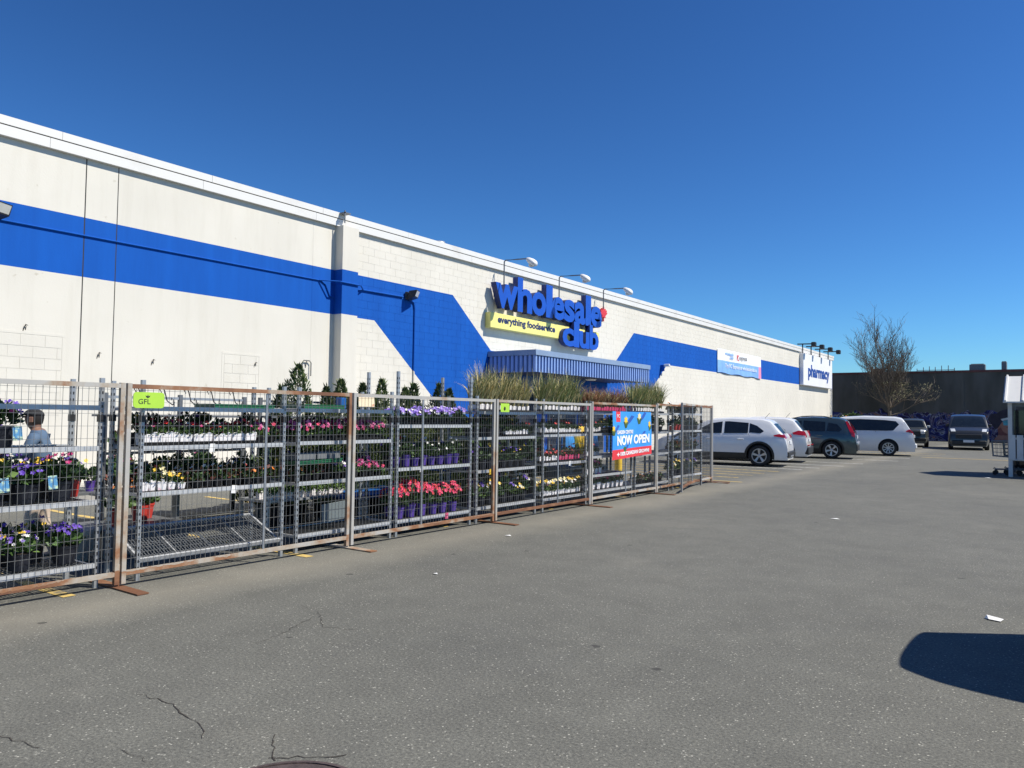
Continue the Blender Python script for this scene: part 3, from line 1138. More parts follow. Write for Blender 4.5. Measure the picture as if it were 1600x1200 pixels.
for i in range(7):
    m = MB()
    m.tube([(i * .45, 0, 0), (i * .45 + rng.uniform(-.05, .05), 0, .7 + rng.uniform(.1, .5))], .03, 5)
    m.build('post', 'galv_dark', rt)
m = MB()
m.tube([(0, 0, .75), (2.7, 0, .75)], .025, 5)
m.build('rail', 'galv_dark', rt)


# ------------------------------------------------------------------ bare tree
def bare_tree(loc, height, label):
    rg = random.Random(21)
    t = thing('bare_tree', label, 'tree', loc)
    tr, br, tips = MB(), MB(), []

    def grow(p, d, length, r, depth):
        n = 4
        pts, rs = [p], [r]
        q = p.copy()
        dd = d.copy()
        for i in range(n):
            dd = (dd + Vector((rg.uniform(-1, 1), rg.uniform(-1, 1), rg.uniform(-.25, .7))) * (.13 if depth < 2 else .2)).normalized()
            q = q + dd * (length / n)
            pts.append(q.copy())
            rs.append(r * (1 - .45 * (i + 1) / n))
        (tr if depth == 0 else br).tube(pts, rs, 8 if depth == 0 else (5 if depth < 3 else 3), cap=False)
        if depth >= 3:
            tips.append((pts[-1], dd))
        if depth >= 5:
            return
        k = {0: 9, 1: 5, 2: 5, 3: 3, 4: 2}[depth]
        for i in range(k):
            f = rg.uniform(.5, 1.0) if depth == 0 else rg.uniform(.2, 1.0)
            j = min(n - 1, int(f * n))
            base = pts[j].lerp(pts[j + 1], f * n - j if j < n else 1)
            ang = rg.uniform(.35, .8) if depth else rg.uniform(.45, 1.0)
            az = rg.uniform(0, 2 * math.pi)
            u = dd.orthogonal().normalized()
            w = dd.cross(u)
            nd = (dd * math.cos(ang) + (u * math.cos(az) + w * math.sin(az)) * math.sin(ang))
            nd = (nd + Vector((0, 0, .26))).normalized()
            grow(base, nd, length * rg.uniform(.52, .78), max(.010, rs[j] * rg.uniform(.42, .60)), depth + 1)
        if depth < 3:
            grow(pts[-1], (dd + Vector((rg.uniform(-.2, .2), rg.uniform(-.2, .2), .2))).normalized(), length * .72, rs[-1], depth + 1)
    grow(Vector((0, 0, 0)), Vector((.02, 0, 1)), height * .40, .17, 0)
    # low drooping limbs
    for az, z, ln in ((.2, 2.0, 2.3), (3.4, 2.8, 1.6), (5.6, 2.6, 1.8)):
        grow(Vector((0, 0, z)), Vector((math.cos(az), math.sin(az), .22)).normalized(), ln, .06, 2)
    tr.build('trunk', 'bark', t)
    br.build('branches', 'bark', t)
    bd = MB()
    for p, d in tips:
        for i in range(0 if p.z > 4.6 else 3):
            c = p + Vector((rg.uniform(-1, 1), rg.uniform(-1, 1), rg.uniform(-1, 1))) * (.05 if p.z > 4.3 else .22)
            s = rg.uniform(.02, .045)
            a = Vector((rg.uniform(-1, 1), rg.uniform(-1, 1), rg.uniform(-1, 1))).normalized() * s
            b = a.orthogonal().normalized() * s * .6
            bd.add([c - a, c + b, c + a, c - b], [(0, 1, 2, 3)])
    bd.build('crown', 'bud', t)
    return t


bare_tree((-11.25, 67.4, 0), 9.6, 'leafless spreading tree against the dark graffiti wall')

# ------------------------------------------------------------------ temporary fence
FX = -6.62


def fence_panel(p0, p1, label, mids=(.5,), foot=True, hh=1.76, curve=0.0):
    p0, p1 = Vector((*p0, 0)), Vector((*p1, 0))
    d = p1 - p0
    Lg = d.length
    t = thing('mesh_fence', label, 'fence', p0, math.atan2(d.y, d.x), 'rusty mesh fence panels round the garden area')
    r = .019
    cv = lambda x: curve * math.sin(math.pi * x / Lg)
    for x in (0.02, Lg - .02):
        m = MB()
        m.box(x - r, x + r, -r, r, .03, hh)
        m.build('post', 'rust_light', t)
    xs = [.04 + (Lg - .08) * i / 8 for i in range(9)]
    for z, nm in ((hh - .045, 'top_rail'), (.10, 'bottom_rail')):
        m = MB()
        m.loft([[(x, cv(x) - r, z), (x, cv(x) + r, z), (x, cv(x) + r, z + 2 * r), (x, cv(x) - r, z + 2 * r)] for x in xs])
        m.build(nm, 'rust', t)
    for f in mids:
        m = MB()
        m.tube([(Lg * f, .0 + cv(Lg * f), .13), (Lg * f, .0 + cv(Lg * f), hh - .05)], .012, 6)
        m.build('brace', 'galv', t)
    m = MB()
    w = .0014
    n = int((Lg - .08) / .0508)
    for i in range(1, n):
        x = .04 + (Lg - .08) * i / n
        y = cv(x) + .006
        m.box(x - w, x + w, y - w, y + w, .13, hh - .045)
    n = int((hh - .19) / .1016)
    for i in range(1, n + 1):
        z = .13 + (hh - .19) * i / n
        m.loft([[(x, cv(x) + .009 - w, z), (x, cv(x) + .009 + w, z), (x, cv(x) + .009 + w, z + 2 * w), (x, cv(x) + .009 - w, z + 2 * w)] for x in xs])
    tag(m.build('wire_mesh', 'wire', t), kind='stuff')
    if foot:
        m = MB()
        m.box(Lg - .05, Lg + .05, -.42, .42, .004, .014)
        m.tube([(Lg, 0, .01), (Lg, 0, .2)], .012, 6)
        m.build('foot', 'rust', t)
    return t


fence_panel((FX - .03, .42), (FX, 3.452), 'leftmost fence panel, cut off by the left picture edge')
fence_panel((FX, 3.472), (FX, 6.06), 'fence panel that carries the lime tag at its left end', (.56,))
fence_panel((FX, 6.09), (FX, 8.79), 'fence panel in front of the red geraniums and blue cart', (.44,))
fence_panel((FX, 8.82), (FX - .02, 11.56), 'fence panel with a small square lime tag at its left end', (.62,))
fence_panel((FX - .02, 11.59), (FX - .08, 14.30), 'fence panel that carries the blue now open banner', (.5,), hh=1.79)
fence_panel((FX - .08, 14.33), (FX - .25, 17.75), 'fence panel right of the now open banner, before the gate leaf', (.55,), hh=1.82)
fence_panel((-6.30, 14.66), (-6.95, 18.0), 'loose curved gate panel at the right end of the fence', (.45,), True, 1.84, .10)

# ------------------------------------------------------------------ tags and the open banner hung on the fence
def rounded(y0, y1, z0, z1, r, n=4):
    pts = []
    for cy, cz, a0 in ((y1 - r, z1 - r, 0), (y0 + r, z1 - r, 90), (y0 + r, z0 + r, 180), (y1 - r, z0 + r, 270)):
        for k in range(n + 1):
            a = R(a0 + 90 * k / n)
            pts.append((cy + r * math.cos(a), cz + r * math.sin(a)))
    return pts


tg = thing('fence_tag', 'wide lime green plastic tag with black lettering on the fence', 'tag', (0, 0, 0))
TX = FX + .028
pts = rounded(3.515, 3.80, 1.545, 1.685, .03)
m = MB()
m.loft([[(TX, y, z) for y, z in pts], [(TX + .006, y, z) for y, z in pts]])
pl = m.build('plate', 'tag_lime', tg)
fit_text('lettering', 'GFL', 'ink_black', pl, 3.56, 3.67, 1.58, 1.625, TX + .0065, .001)
m = MB()
for a in (-.7, 0, .7):
    c, s = math.sin(a), math.cos(a)
    y0, z0 = 3.645, 1.632
    m.add([(TX + .0068, y0, z0), (TX + .0068, y0 + c * .018 + s * .006, z0 + s * .018 - c * .006), (TX + .0068, y0 + c * .034, z0 + s * .034),
           (TX + .0068, y0 + c * .018 - s * .006, z0 + s * .018 + c * .006)], [(0, 1, 2, 3)])
m.build('emblem', 'ink_black', pl)
tg = thing('fence_tag', 'small square lime green tag in the middle of the fence', 'tag', (0, 0, 0))
pts = rounded(8.89, 9.10, 1.575, 1.70, .015)
m = MB()
m.loft([[(TX, y, z) for y, z in pts], [(TX + .006, y, z) for y, z in pts]])
pl = m.build('plate', 'tag_lime', tg)
m = MB()
for a, l in ((-.9, .03), (-.3, .045), (.3, .04), (.9, .025)):
    c, s = math.sin(a), math.cos(a)
    m.tube([(TX + .007, 8.985, 1.60), (TX + .007, 8.985 + c * l, 1.61 + s * l)], .006, 4)
m.build('emblem', 'ink_black', pl)

ob = thing('open_banner', 'blue and red now open banner hung on the fence', 'banner', (0, 0, 0))
OX = FX + .0
B0, B1, ZT, ZB = 12.26, 13.88, 1.63, .79


def bxyz(u, v, d=0.0):
    """u along the banner 0..1, v up 0..1"""
    y = B0 + (B1 - B0) * u
    z = ZB - .035 * (1 - u) * (1 - v) + .03 * u * (1 - v) + (ZT - ZB) * v
    return (OX + .03 + .012 * math.sin(u * 7 + v * 3) - .03 * u * .5 + d, y, z)


def bpoly(name, pts, mt, d, parent):
    v, f = poly_sheet(pts, lambda a, b: bxyz(a, b, d), .08)
    m = MB()
    m.add(v, f)
    return m.build(name, mt, parent)


def btext(s, mt, u0, u1, v0, v1, parent, off):
    me = text_mesh(s, mt, off, .5)
    co = np.empty(len(me.vertices) * 3)
    me.vertices.foreach_get('co', co)
    co = co.reshape(-1, 3)
    mn, mx = co.min(0), co.max(0)
    out = np.array([bxyz(u0 + (c[0] - mn[0]) / (mx[0] - mn[0]) * (u1 - u0), v0 + (c[1] - mn[1]) / (mx[1] - mn[1]) * (v1 - v0), .004 + .003 * (c[2] - mn[2])) for c in co])
    me.vertices.foreach_set('co', out.ravel())
    me.update()
    return put('lettering', me, parent)


sh = bpoly('sheet', [(0, 0), (1, 0), (1, 1), (0, 1)], 'banner_blue', 0, ob)
bpoly('red_stripe', [(-.002, -.002), (1.002, -.002), (1.002, .2), (-.002, .2)], 'banner_red', .002, sh)
bpoly('red_tab', [(.09, .78), (.20, .78), (.20, 1.0), (.09, 1.0)], 'banner_red', .002, sh)
btext('PC', 'banner_white', .11, .18, .87, .94, sh, 0)
for (u, v, s) in ((.34, .80, 1.0), (.66, .88, 1.0), (.94, .70, 1.0), (.02, .62, .8), (.30, .24, .7), (.70, .48, .7)):
    bpoly('flower_shadow', [(u + .02, v - .12 * s), (u + .12 * s, v - .02), (u + .20 * s, v + .10 * s), (u + .13 * s, v + .12 * s), (u + .05 * s, v)] if u < .8 else
          [(u - .03, v - .14), (u + .05, v - .1), (u + .055, v), (u, v)], 'banner_deep', .0022, sh)
    bpoly('printed_leaves', [(u - .06 * s, v - .02), (u - .02, v - .16 * s), (u + .03, v - .15 * s), (u + .06 * s, v - .02), (u, v + .02)] if u < .9 else
          [(u - .04, v), (u - .01, v - .15), (u + .04, v - .1), (u + .05, v)], 'leaf_mid', .003, sh)
    if v > .6:
        bpoly('printed_flower', [(u + (.05 if u < .9 else .04) * s * math.cos(a) * (1 if k % 2 else .6), v + .09 * s * math.sin(a) * (1 if k % 2 else .6) + .02)
                                 for k, a in enumerate([2 * math.pi * q / 12 for q in range(12)])], 'petal_yellow' if u != .66 else 'petal_cream', .0036, sh)
btext('GARDEN CENTRE', 'banner_white', .10, .52, .52, .60, sh, .035)
btext('NOW OPEN', 'banner_white', .10, .93, .28, .49, sh, .045)
btext('100% CANADIAN GROWN!', 'banner_white', .18, .93, .06, .145, sh, .03)
bpoly('leaf_mark', [(.09, .10), (.12, .115), (.13, .15), (.14, .115), (.17, .10), (.14, .085), (.13, .05), (.12, .085)], 'banner_white', .004, sh)

# ------------------------------------------------------------------ plant meshes
PM = {}
prng = random.Random(11)


def leafquad(mb, c, d, up, l, w):
    side = d.cross(up)
    if side.length < 1e-4:
        side = d.orthogonal()
    side.normalize()
    a, b = c, c + d * l
    mid = c + d * l * .5 + up * l * .08
    mb.add([a, mid + side * w, b, mid - side * w], [(0, 1, 2, 3)])


def rdir(zmin=-.2, zmax=1):
    z = prng.uniform(zmin, zmax)
    a = prng.uniform(0, 2 * math.pi)
    s = math.sqrt(max(0, 1 - z * z))
    return Vector((s * math.cos(a), s * math.sin(a), z))


def bush(r, h, n, mats, key):
    """leafy mound: radius r, height h, base at z=0"""
    k = ('bush', r, h, n, mats, key)
    if k not in PM:
        mb = MB()
        for i in range(n):
            d = rdir(-.1, 1)
            q = prng.uniform(.45, 1.05)
            c = Vector((d.x * r * q, d.y * r * q, h * .25 + max(-.1, d.z) * h * .72 * q))
            mb.use(prng.choice(mats))
            dd = (d + rdir() * .8).normalized()
            l = prng.uniform(.35, .62) * r
            leafquad(mb, c - dd * l * .5, dd, rdir(), l, l * .3)
        PM[k] = mb.mesh('foliage')
    return PM[k]


def blooms(r, h, n, mats, size, key, spread=1.0, spike=0.0):
    k = ('bloom', r, h, n, mats, size, key, spread)
    if k not in PM:
        mb = MB()
        for i in range(n):
            d = rdir(.15, 1)
            c = Vector((d.x * r * spread, d.y * r * spread, h * (.50 + .55 * d.z) + prng.uniform(-.1, .12) * h + spike * prng.random()))
            mb.use(prng.choice(mats))
            nrm = (d + Vector((.6, -.5, .25)) + rdir() * .4).normalized()
            u = nrm.orthogonal().normalized()
            w = nrm.cross(u)
            s = size * prng.uniform(.7, 1.2)
            np_ = 5
            for p in range(np_):
                a = 2 * math.pi * p / np_ + prng.uniform(-.2, .2)
                e = u * math.cos(a) + w * math.sin(a)
                f = u * math.cos(a + 1.3) + w * math.sin(a + 1.3)
                mb.add([c, c + e * s + nrm * s * .3, c + (e + f) * s * .72 + nrm * s * .35, c + f * s * .55 + nrm * s * .2], [(0, 1, 2, 3)])
        PM[k] = mb.mesh('flowers')
    return PM[k]


def grass_mesh(h, n, mats, key, sp=.62):
    k = ('grass', h, n, mats, key)
    if k not in PM:
        mb = MB()
        for i in range(n):
            a = prng.uniform(0, 2 * math.pi)
            lean = prng.uniform(.05, 1) * sp
            hh = h * prng.uniform(.5, 1.18)
            dx, dy = math.cos(a) * lean + prng.uniform(-.03, .05), math.sin(a) * lean + .02
            b = Vector((math.cos(a) * .02, math.sin(a) * .02, 0))
            w = prng.uniform(.004, .009)
            sd = Vector((-math.sin(a), math.cos(a), 0))
            if prng.random() < .5:
                sd = Vector((math.cos(a + .6), math.sin(a + .6), 0))
            pts = []
            for q in range(5):
                f = q / 4
                pts.append(b + Vector((dx * f ** 1.9 * hh, dy * f ** 1.9 * hh, hh * (f - .30 * lean / sp * f ** 3))))
            mb.use(prng.choice(mats))
            vs, fs = [], []
            for q, p in enumerate(pts):
                ww = w * (1 - .85 * (q / 4) ** 2)
                vs += [p + sd * ww, p - sd * ww]
            fs = [(2 * q, 2 * q + 1, 2 * q + 3, 2 * q + 2) for q in range(4)]
            mb.add(vs, fs)
        PM[k] = mb.mesh('blades')
    return PM[k]


def conifer_mesh(h, r, key, n=5200):
    k = ('con', h, r, key)
    if k not in PM:
        mb = MB()
        for i in range(n):
            f = prng.random() ** 1.12
            z = h * f
            a = prng.uniform(0, 2 * math.pi)
            lump = .78 + .22 * math.sin(a * 3 + f * 9 + key) + .14 * math.sin(a * 5 - f * 17)
            rr = r * (1 - f) ** .9 * lump * (prng.uniform(.35, 1.0) ** .5) + .012
            c = Vector((rr * math.cos(a), rr * math.sin(a), z))
            d = Vector((math.cos(a) * .7, math.sin(a) * .7, prng.uniform(.5, 1.4))) + rdir() * .45
            d.normalize()
            tipf = prng.random()
            mb.use('conifer_tip' if tipf < .36 else 'conifer')
            l = prng.uniform(.04, .085) * (1.1 - .45 * f)
            leafquad(mb, c, d, rdir(), l * (2.1 if tipf < .07 else 1), l * .2)
        for i in range(6):
            mb.use('conifer_tip')
            leafquad(mb, Vector((0, 0, h * .96)), (Vector((0, 0, 1)) + rdir() * .25).normalized(), rdir(), .10, .012)
        PM[k] = mb.mesh('crown')
    return PM[k]


def pot_mesh(kind, w, h):
    k = ('pot', kind, w, h)
    if k not in PM:
        mb = MB()
        if kind.startswith('carton'):
            a, b = w * .40, w * .5
            mb.use(kind)
            mb.loft([[(-a, -a, 0), (a, -a, 0), (a, a, 0), (-a, a, 0)], [(-b, -b, h), (b, -b, h), (b, b, h), (-b, b, h)]], cap=False)
            # notched printed collar
            mb.add([(b, -b, h), (b, -b * .3, h + .014), (b, b * .3, h + .014), (b, b, h)], [(0, 3, 2, 1)])
            mb.add([(-b, -b, h), (-b * .3, -b, h + .014), (b * .3, -b, h + .014), (b, -b, h)], [(0, 3, 2, 1)])
            mb.use('soil').add([(-b, -b, h - .008), (b, -b, h - .008), (b, b, h - .008), (-b, b, h - .008)], [(0, 1, 2, 3)])
        else:
            mb.use(kind)
            mb.lathe([(w * .36, 0), (w * .47, h * .86), (w * .5, h * .86), (w * .51, h), (w * .46, h), (w * .45, h * .9)], 14, cap=False)
            mb.use('soil')
            mb.add([(w * .455 * math.cos(2 * math.pi * q / 14), w * .455 * math.sin(2 * math.pi * q / 14), h * .91) for q in range(14)], [tuple(range(14))])
        PM[k] = mb.mesh('pot')
    return PM[k]


# kind: pot, width, height, foliage radius, height, leaves, leaf materials, flower materials, count, size, words
G, Dk, Pl, Rd = 'leaf_mid', 'leaf_dark', 'leaf_pale', 'leaf_red'
KINDS = {
    'cm': ('carton_white', .072, .098, .062, .14, 90, (G, Dk, Pl), ('petal_magenta', 'petal_red'), 2, .022, 'white carton of magenta blooms'),
    'cw': ('carton_white', .072, .098, .062, .13, 80, (G, Dk, Pl), ('petal_white', 'petal_pink', 'petal_magenta'), 4, .024, 'white carton of pale pink blooms'),
    'cg': ('carton_white', .075, .085, .065, .15, 90, (Dk, G), ('petal_red',), 1, .02, 'white carton of green plants'),
    'cr': ('carton_white', .075, .085, .07, .17, 90, (Rd, Dk), ('petal_red',), 3, .02, 'white carton of reddish foliage'),
    'pr': ('carton_pink', .075, .085, .07, .18, 90, (Dk, G, Rd), ('petal_red',), 1, .02, 'crimson carton of green plants'),
    'bt': ('carton_white', .075, .085, .075, .17, 110, (G, Dk, Pl), ('petal_cream', 'petal_yellow', 'petal_white', 'petal_pink'), 5, .028, 'white carton of cream and yellow blooms'),
    'lt': ('carton_white', .075, .080, .075, .12, 90, (Pl, Pl, G), (), 0, .02, 'white carton of pale green seedlings'),
    'yl': ('carton_white', .085, .070, .075, .12, 70, (G, Dk), ('petal_yellow', 'petal_cream'), 9, .020, 'white carton of yellow blooms'),
    'tp': ('tray_black', .12, .06, .095, .16, 110, (G, Pl, Dk), ('petal_pink', 'petal_magenta', 'petal_hotpink', 'petal_magenta'), 13, .023, 'black pot of pink blooms'),
    'tv': ('tray_black', .12, .07, .10, .15, 110, (G, Dk), ('petal_purple', 'petal_violet', 'petal_violet', 'petal_white'), 14, .026, 'black pot of violet pansies'),
    'td': ('tray_black', .12, .07, .09, .14, 90, (Dk, Rd, G), ('petal_white', 'petal_orange'), 2, .018, 'black pot of dark trailing leaves'),
    'pg': ('pot_purple', .13, .13, .11, .22, 130, (Dk, G), ('petal_white', 'petal_red'), 3, .02, 'purple pot of leafy green plants'),
    'ge': ('pot_purple', .14, .14, .13, .27, 140, (Dk, G, G), ('petal_hotpink', 'petal_red', 'petal_hotpink', 'petal_hotpink'), 38, .024, 'purple pot of red geraniums'),
    'yp': ('pot_black', .15, .12, .13, .25, 150, (G, Dk, Pl), ('petal_yellow', 'petal_cream', 'petal_white', 'petal_purple'), 16, .024, 'black pot of yellow and white pansies'),
    'gd': ('pot_black', .14, .12, .12, .24, 140, (Dk, G), ('petal_yellow', 'petal_purple'), 5, .022, 'black pot of dense green plants'),
    'bp': ('pot_black', .24, .19, .16, .24, 170, (G, Dk, Pl), ('petal_purple', 'petal_violet', 'petal_white', 'petal_yellow'), 24, .019, 'big pot of purple-white pansies'),
    'by': ('pot_black', .24, .19, .16, .24, 170, (G, Dk, Pl), ('petal_yellow', 'petal_yellow', 'petal_violet'), 24, .028, 'big pot of yellow pansies'),
    'bx': ('pot_black', .24, .19, .16, .24, 170, (G, Dk, Pl), ('petal_yellow', 'petal_violet', 'petal_purple', 'petal_white'), 28, .020, 'big pot of mixed yellow-violet pansies'),
    'bv': ('pot_black', .24, .19, .16, .22, 170, (G, Dk), ('petal_purple', 'petal_purple', 'petal_purple'), 36, .020, 'big pot of purple flowers'),
    'bm': ('pot_black', .24, .19, .16, .25, 170, (Dk, G), ('petal_magenta', 'petal_purple'), 9, .024, 'big pot of magenta blooms'),
    'ro': ('pot_red', .17, .15, .13, .22, 120, (G, Dk), ('petal_orange', 'petal_white'), 6, .024, 'red pot of orange blooms'),
    'wc': ('carton_white', .11, .10, .10, .17, 110, (Dk, G), ('petal_pink', 'petal_hotpink'), 7, .024, 'white pot of salmon blooms'),
    'gg': ('carton_white', .085, .085, 0, .60, 60, ('grass_green', 'grass_green', 'grass_straw'), (), 0, 0, 'white carton of tall green grass'),
    'gs': ('carton_white', .085, .085, 0, .58, 60, ('grass_straw', 'grass_green', 'grass_straw'), (), 0, 0, 'white carton of tall straw-coloured grass'),
    'gb': ('carton_pink', .085, .085, 0, .40, 55, ('grass_bronze', 'grass_bronze', 'grass_straw'), (), 0, 0, 'crimson carton of bronze grass'),
}
ORD = ['first', 'second', 'third', 'fourth', 'fifth', 'sixth', 'seventh', 'eighth', 'ninth', 'tenth', 'eleventh', 'twelfth', 'thirteenth',
       'fourteenth', 'fifteenth', 'sixteenth', 'seventeenth', 'eighteenth', 'nineteenth', 'twentieth', 'twenty-first', 'twenty-second', 'twenty-third', 'twenty-fourth']
POTN = [0]


MASS = []


def plant(kind, x, y, z, label, group, sc=1.0, mass=False):
    pk, w, h, fr, fh, n, lm, fm, fc, fs, words = KINDS[kind]
    var = prng.randint(0, 2)
    if mass:                       # beyond the countable ones: collected and joined into one object
        s_ = sc * prng.uniform(.85, 1.1)
        T = Matrix.Translation((x, y, z)) @ Matrix.Rotation(prng.uniform(0, 6.28), 4, 'Z') @ Matrix.Scale(s_, 4)
        up_ = Matrix.Translation((0, 0, h - .03))
        MASS.append((pot_mesh(pk, w, h), T))
        MASS.append((grass_mesh(fh, n, lm, var) if fr == 0 else bush(fr, fh, n, lm, var), T @ up_))
        if fr and fc:
            MASS.append((blooms(fr, fh, fc, fm, fs, var), T @ up_))
        return None
    nm = 'potted_grass' if kind[0] == 'g' and fr == 0 else 'potted_plant'
    t = thing(nm, label, 'plant', (x, y, z), prng.uniform(-.12, .12), group)
    sc *= prng.uniform(.9, 1.08)
    t.scale = (sc, sc, sc * (prng.uniform(.84, 1.10) if fr == 0 else prng.uniform(.80, 1.15)))
    put('pot', pot_mesh(pk, w, h), t)
    if fr == 0:
        put('blades', grass_mesh(fh, n, lm, var), t, (0, 0, h - .02), (0, 0, prng.uniform(0, 6.28)))
    else:
        put('foliage', bush(fr, fh, n, lm, var), t, (0, 0, h - .03), (0, 0, prng.uniform(0, 6.28)))
        if fc:
            tag(put('flowers', blooms(fr, fh, fc, fm, fs, var), t, (0, 0, h - .02), (0, 0, prng.uniform(-.5, .5))), kind='stuff')
    POTN[0] += 1
    return t


# ------------------------------------------------------------------ racks
RX0, RX1 = -7.32, -6.76


def shelf_meshes(w, dpt):
    k = ('shelf', round(w, 2), dpt)
    if k not in PM:
        a = MB()
        t = .022
        a.box(-t, 0, 0, w, -.03, .012)
        a.box(-dpt, -dpt + t, 0, w, -.03, .012)
        a.box(-dpt + t, -t, 0, t, -.03, .0)
        a.box(-dpt + t, -t, w - t, w, -.03, .0)
        for i in range(1, 4):
            y = w * i / 4
            a.box(-dpt + t, -t, y - .008, y + .008, -.028, -.008)
        b = MB()
        n = int(w / .03)
        for i in range(1, n):
            y = w * i / n
            b.box(-dpt + t, -t, y - .004, y + .004, -.006, .0)
        for i in range(1, 8):
            x = -dpt + dpt * i / 8
            b.box(x - .004, x + .004, t, w - t, -.012, -.0065)
        PM[k] = (a.mesh('shelf', 'galv_bright'), b.mesh('wire_deck', 'galv_dark'))
    return PM[k]


def post_mesh(h, w=.034):
    k = ('post', h)
    if k not in PM:
        m = MB()
        m.use('galv')
        m.box(-w / 2, w / 2, -w / 2, w / 2, 0, h)
        m.use('black_metal')
        z = .1
        while z < h - .05:
            m.add([(w / 2 + .0015, -.006, z), (w / 2 + .0015, .006, z), (w / 2 + .0015, .006, z + .025), (w / 2 + .0015, -.006, z + .025)], [(0, 1, 2, 3)])
            m.add([(-.006, -w / 2 - .0015, z), (.006, -w / 2 - .0015, z), (.006, -w / 2 - .0015, z + .025), (-.006, -w / 2 - .0015, z + .025)], [(0, 1, 2, 3)])
            z += .06
        PM[k] = m.mesh('post')
    return PM[k]


def rack(y0, y1, zs, label, h=1.80, tilt_last=0.0, x1=RX1, dpt=.56, group='plant racks behind the fence', clamp=1.42, liners=(0, 1, 2, 3, 4)):
    t = thing('plant_rack', label, 'rack', (x1, y0, 0), 0, group)
    w = y1 - y0
    for x in (-.017, -dpt + .017):
        for y in (-.017, w + .017):
            p = put('post', post_mesh(h), t, (x, y, .0))
            m = MB()
            m.box(-.024, .024, -.024, .024, clamp, clamp + .06)
            m.build('clamp', 'black_metal', p)
    a, b = shelf_meshes(w, dpt)
    for i, z in enumerate(zs):
        rot = (0, tilt_last if i == len(zs) - 1 else 0, 0)
        s = put('shelf', a, t, (0, 0, z), rot)
        put('wire_deck', b, s)
        if i in liners:
            k = ('liner', round(w, 2), dpt)
            if k not in PM:
                lm_ = MB()
                lm_.box(-dpt + .03, -.03, .03, w - .03, .0005, .006)
                PM[k] = lm_.mesh('shelf_liner', 'tray_black')
            put('shelf_liner', PM[k], s)
    return t


RACKS = {}


def add_rack(key, phrase, y0, y1, zs, label, **kw):
    RACKS[key] = (phrase, y0, y1, zs)
    return rack(y0, y1, zs, label, **kw)


SHELF = ['top', 'upper', 'middle', 'lower', 'bottom']


def row(key, si, kind, f0, f1, n, dx=.07, rowname='front row', sc=1.0, jit=.006, tray=True, group=None):
    phrase, y0, y1, zs = RACKS[key]
    z = zs[si] + .013
    if len(zs) <= 4:
        sn = ['top', 'upper', 'middle', 'bottom'][si] if len(zs) == 4 else ['top', 'middle', 'bottom'][si]
    else:
        sn = SHELF[si]
    w = y1 - y0
    ya, yb_ = y0 + w * f0, y0 + w * f1
    step = (yb_ - ya) / n
    if tray and n > 2:
        k = ('traymesh', round(yb_ - ya, 2))
        if k not in PM:
            L_ = yb_ - ya
            m = MB()
            m.loft([[(-.05, 0, 0), (.05, 0, 0), (.05, L_, 0), (-.05, L_, 0)], [(-.058, -.004, .03), (.058, -.004, .03), (.058, L_ + .004, .03), (-.058, L_ + .004, .03)]], cap=False)
            m.add([(-.05, 0, .001), (.05, 0, .001), (.05, L_, .001), (-.05, L_, .001)], [(0, 1, 2, 3)])
            PM[k] = m.mesh('plant_tray', 'tray_black')
        o = put('plant_tray', PM[k], None, (RX1 - dx, ya, z))
        tag(o, 'shallow black tray under %ss, %s, %s shelf, %s' % (KINDS[kind][10].replace(' of ', 's of ', 1) if False else KINDS[kind][10].split(' of ')[1].rstrip('s'), rowname, sn, phrase), 'tray', 'black plant trays')
        z += .004
    for i in range(n):
        lab = '%s, %s from left, %s, %s shelf, %s' % (KINDS[kind][10], ORD[i], rowname, sn, phrase)
        plant(kind, RX1 - dx + prng.uniform(-jit, jit), ya + step * (i + .5) + prng.uniform(-jit, jit), z, lab, group or (KINDS[kind][10].split(' of ')[1] + ' on the racks'), sc,
              mass=rowname == 'rear row' or (rowname == 'back row' and key in '5678'))


add_rack('1', 'leftmost rack', 1.95, 3.32, [1.55, 1.20, .74, .20], 'galvanised plant rack at the left picture edge with mesh shelves', liners=())
add_rack('2', 'lime-tag rack', 3.72, 5.24, [1.55, 1.19, .77, .18], 'galvanised plant rack behind the lime tag with a tilted bottom shelf', tilt_last=.42, liners=(0, 1, 2))
add_rack('3', 'grey-card rack', 5.47, 6.86, [1.56, 1.20, .76, .19], 'galvanised plant rack holding the grey card on its bottom shelf')
add_rack('4', 'geranium rack', 7.0, 8.42, [1.38, .84, .19], 'tall-posted plant rack with red geraniums on its bottom shelf', h=2.06)
add_rack('5', 'fifth rack', 8.60, 10.05, [1.57, 1.20, .73, .21], 'galvanised plant rack under the left tall grasses')
add_rack('6', 'sixth rack', 10.30, 11.62, [1.59, 1.22, .76, .20], 'galvanised plant rack with cream and yellow blooms at the bottom')
add_rack('7', 'bronze-grass rack', 11.80, 13.36, [1.60, 1.22, .82, .49, .21], 'galvanised plant rack left behind the now open banner')
add_rack('8', 'banner rack', 13.54, 15.04, [1.61, 1.23, .80, .21], 'galvanised plant rack right behind the now open banner')
add_rack('9', 'rightmost rack', 15.30, 16.85, [1.62, 1.25, .81, .28], 'rightmost plant rack beside the loose gate panel')

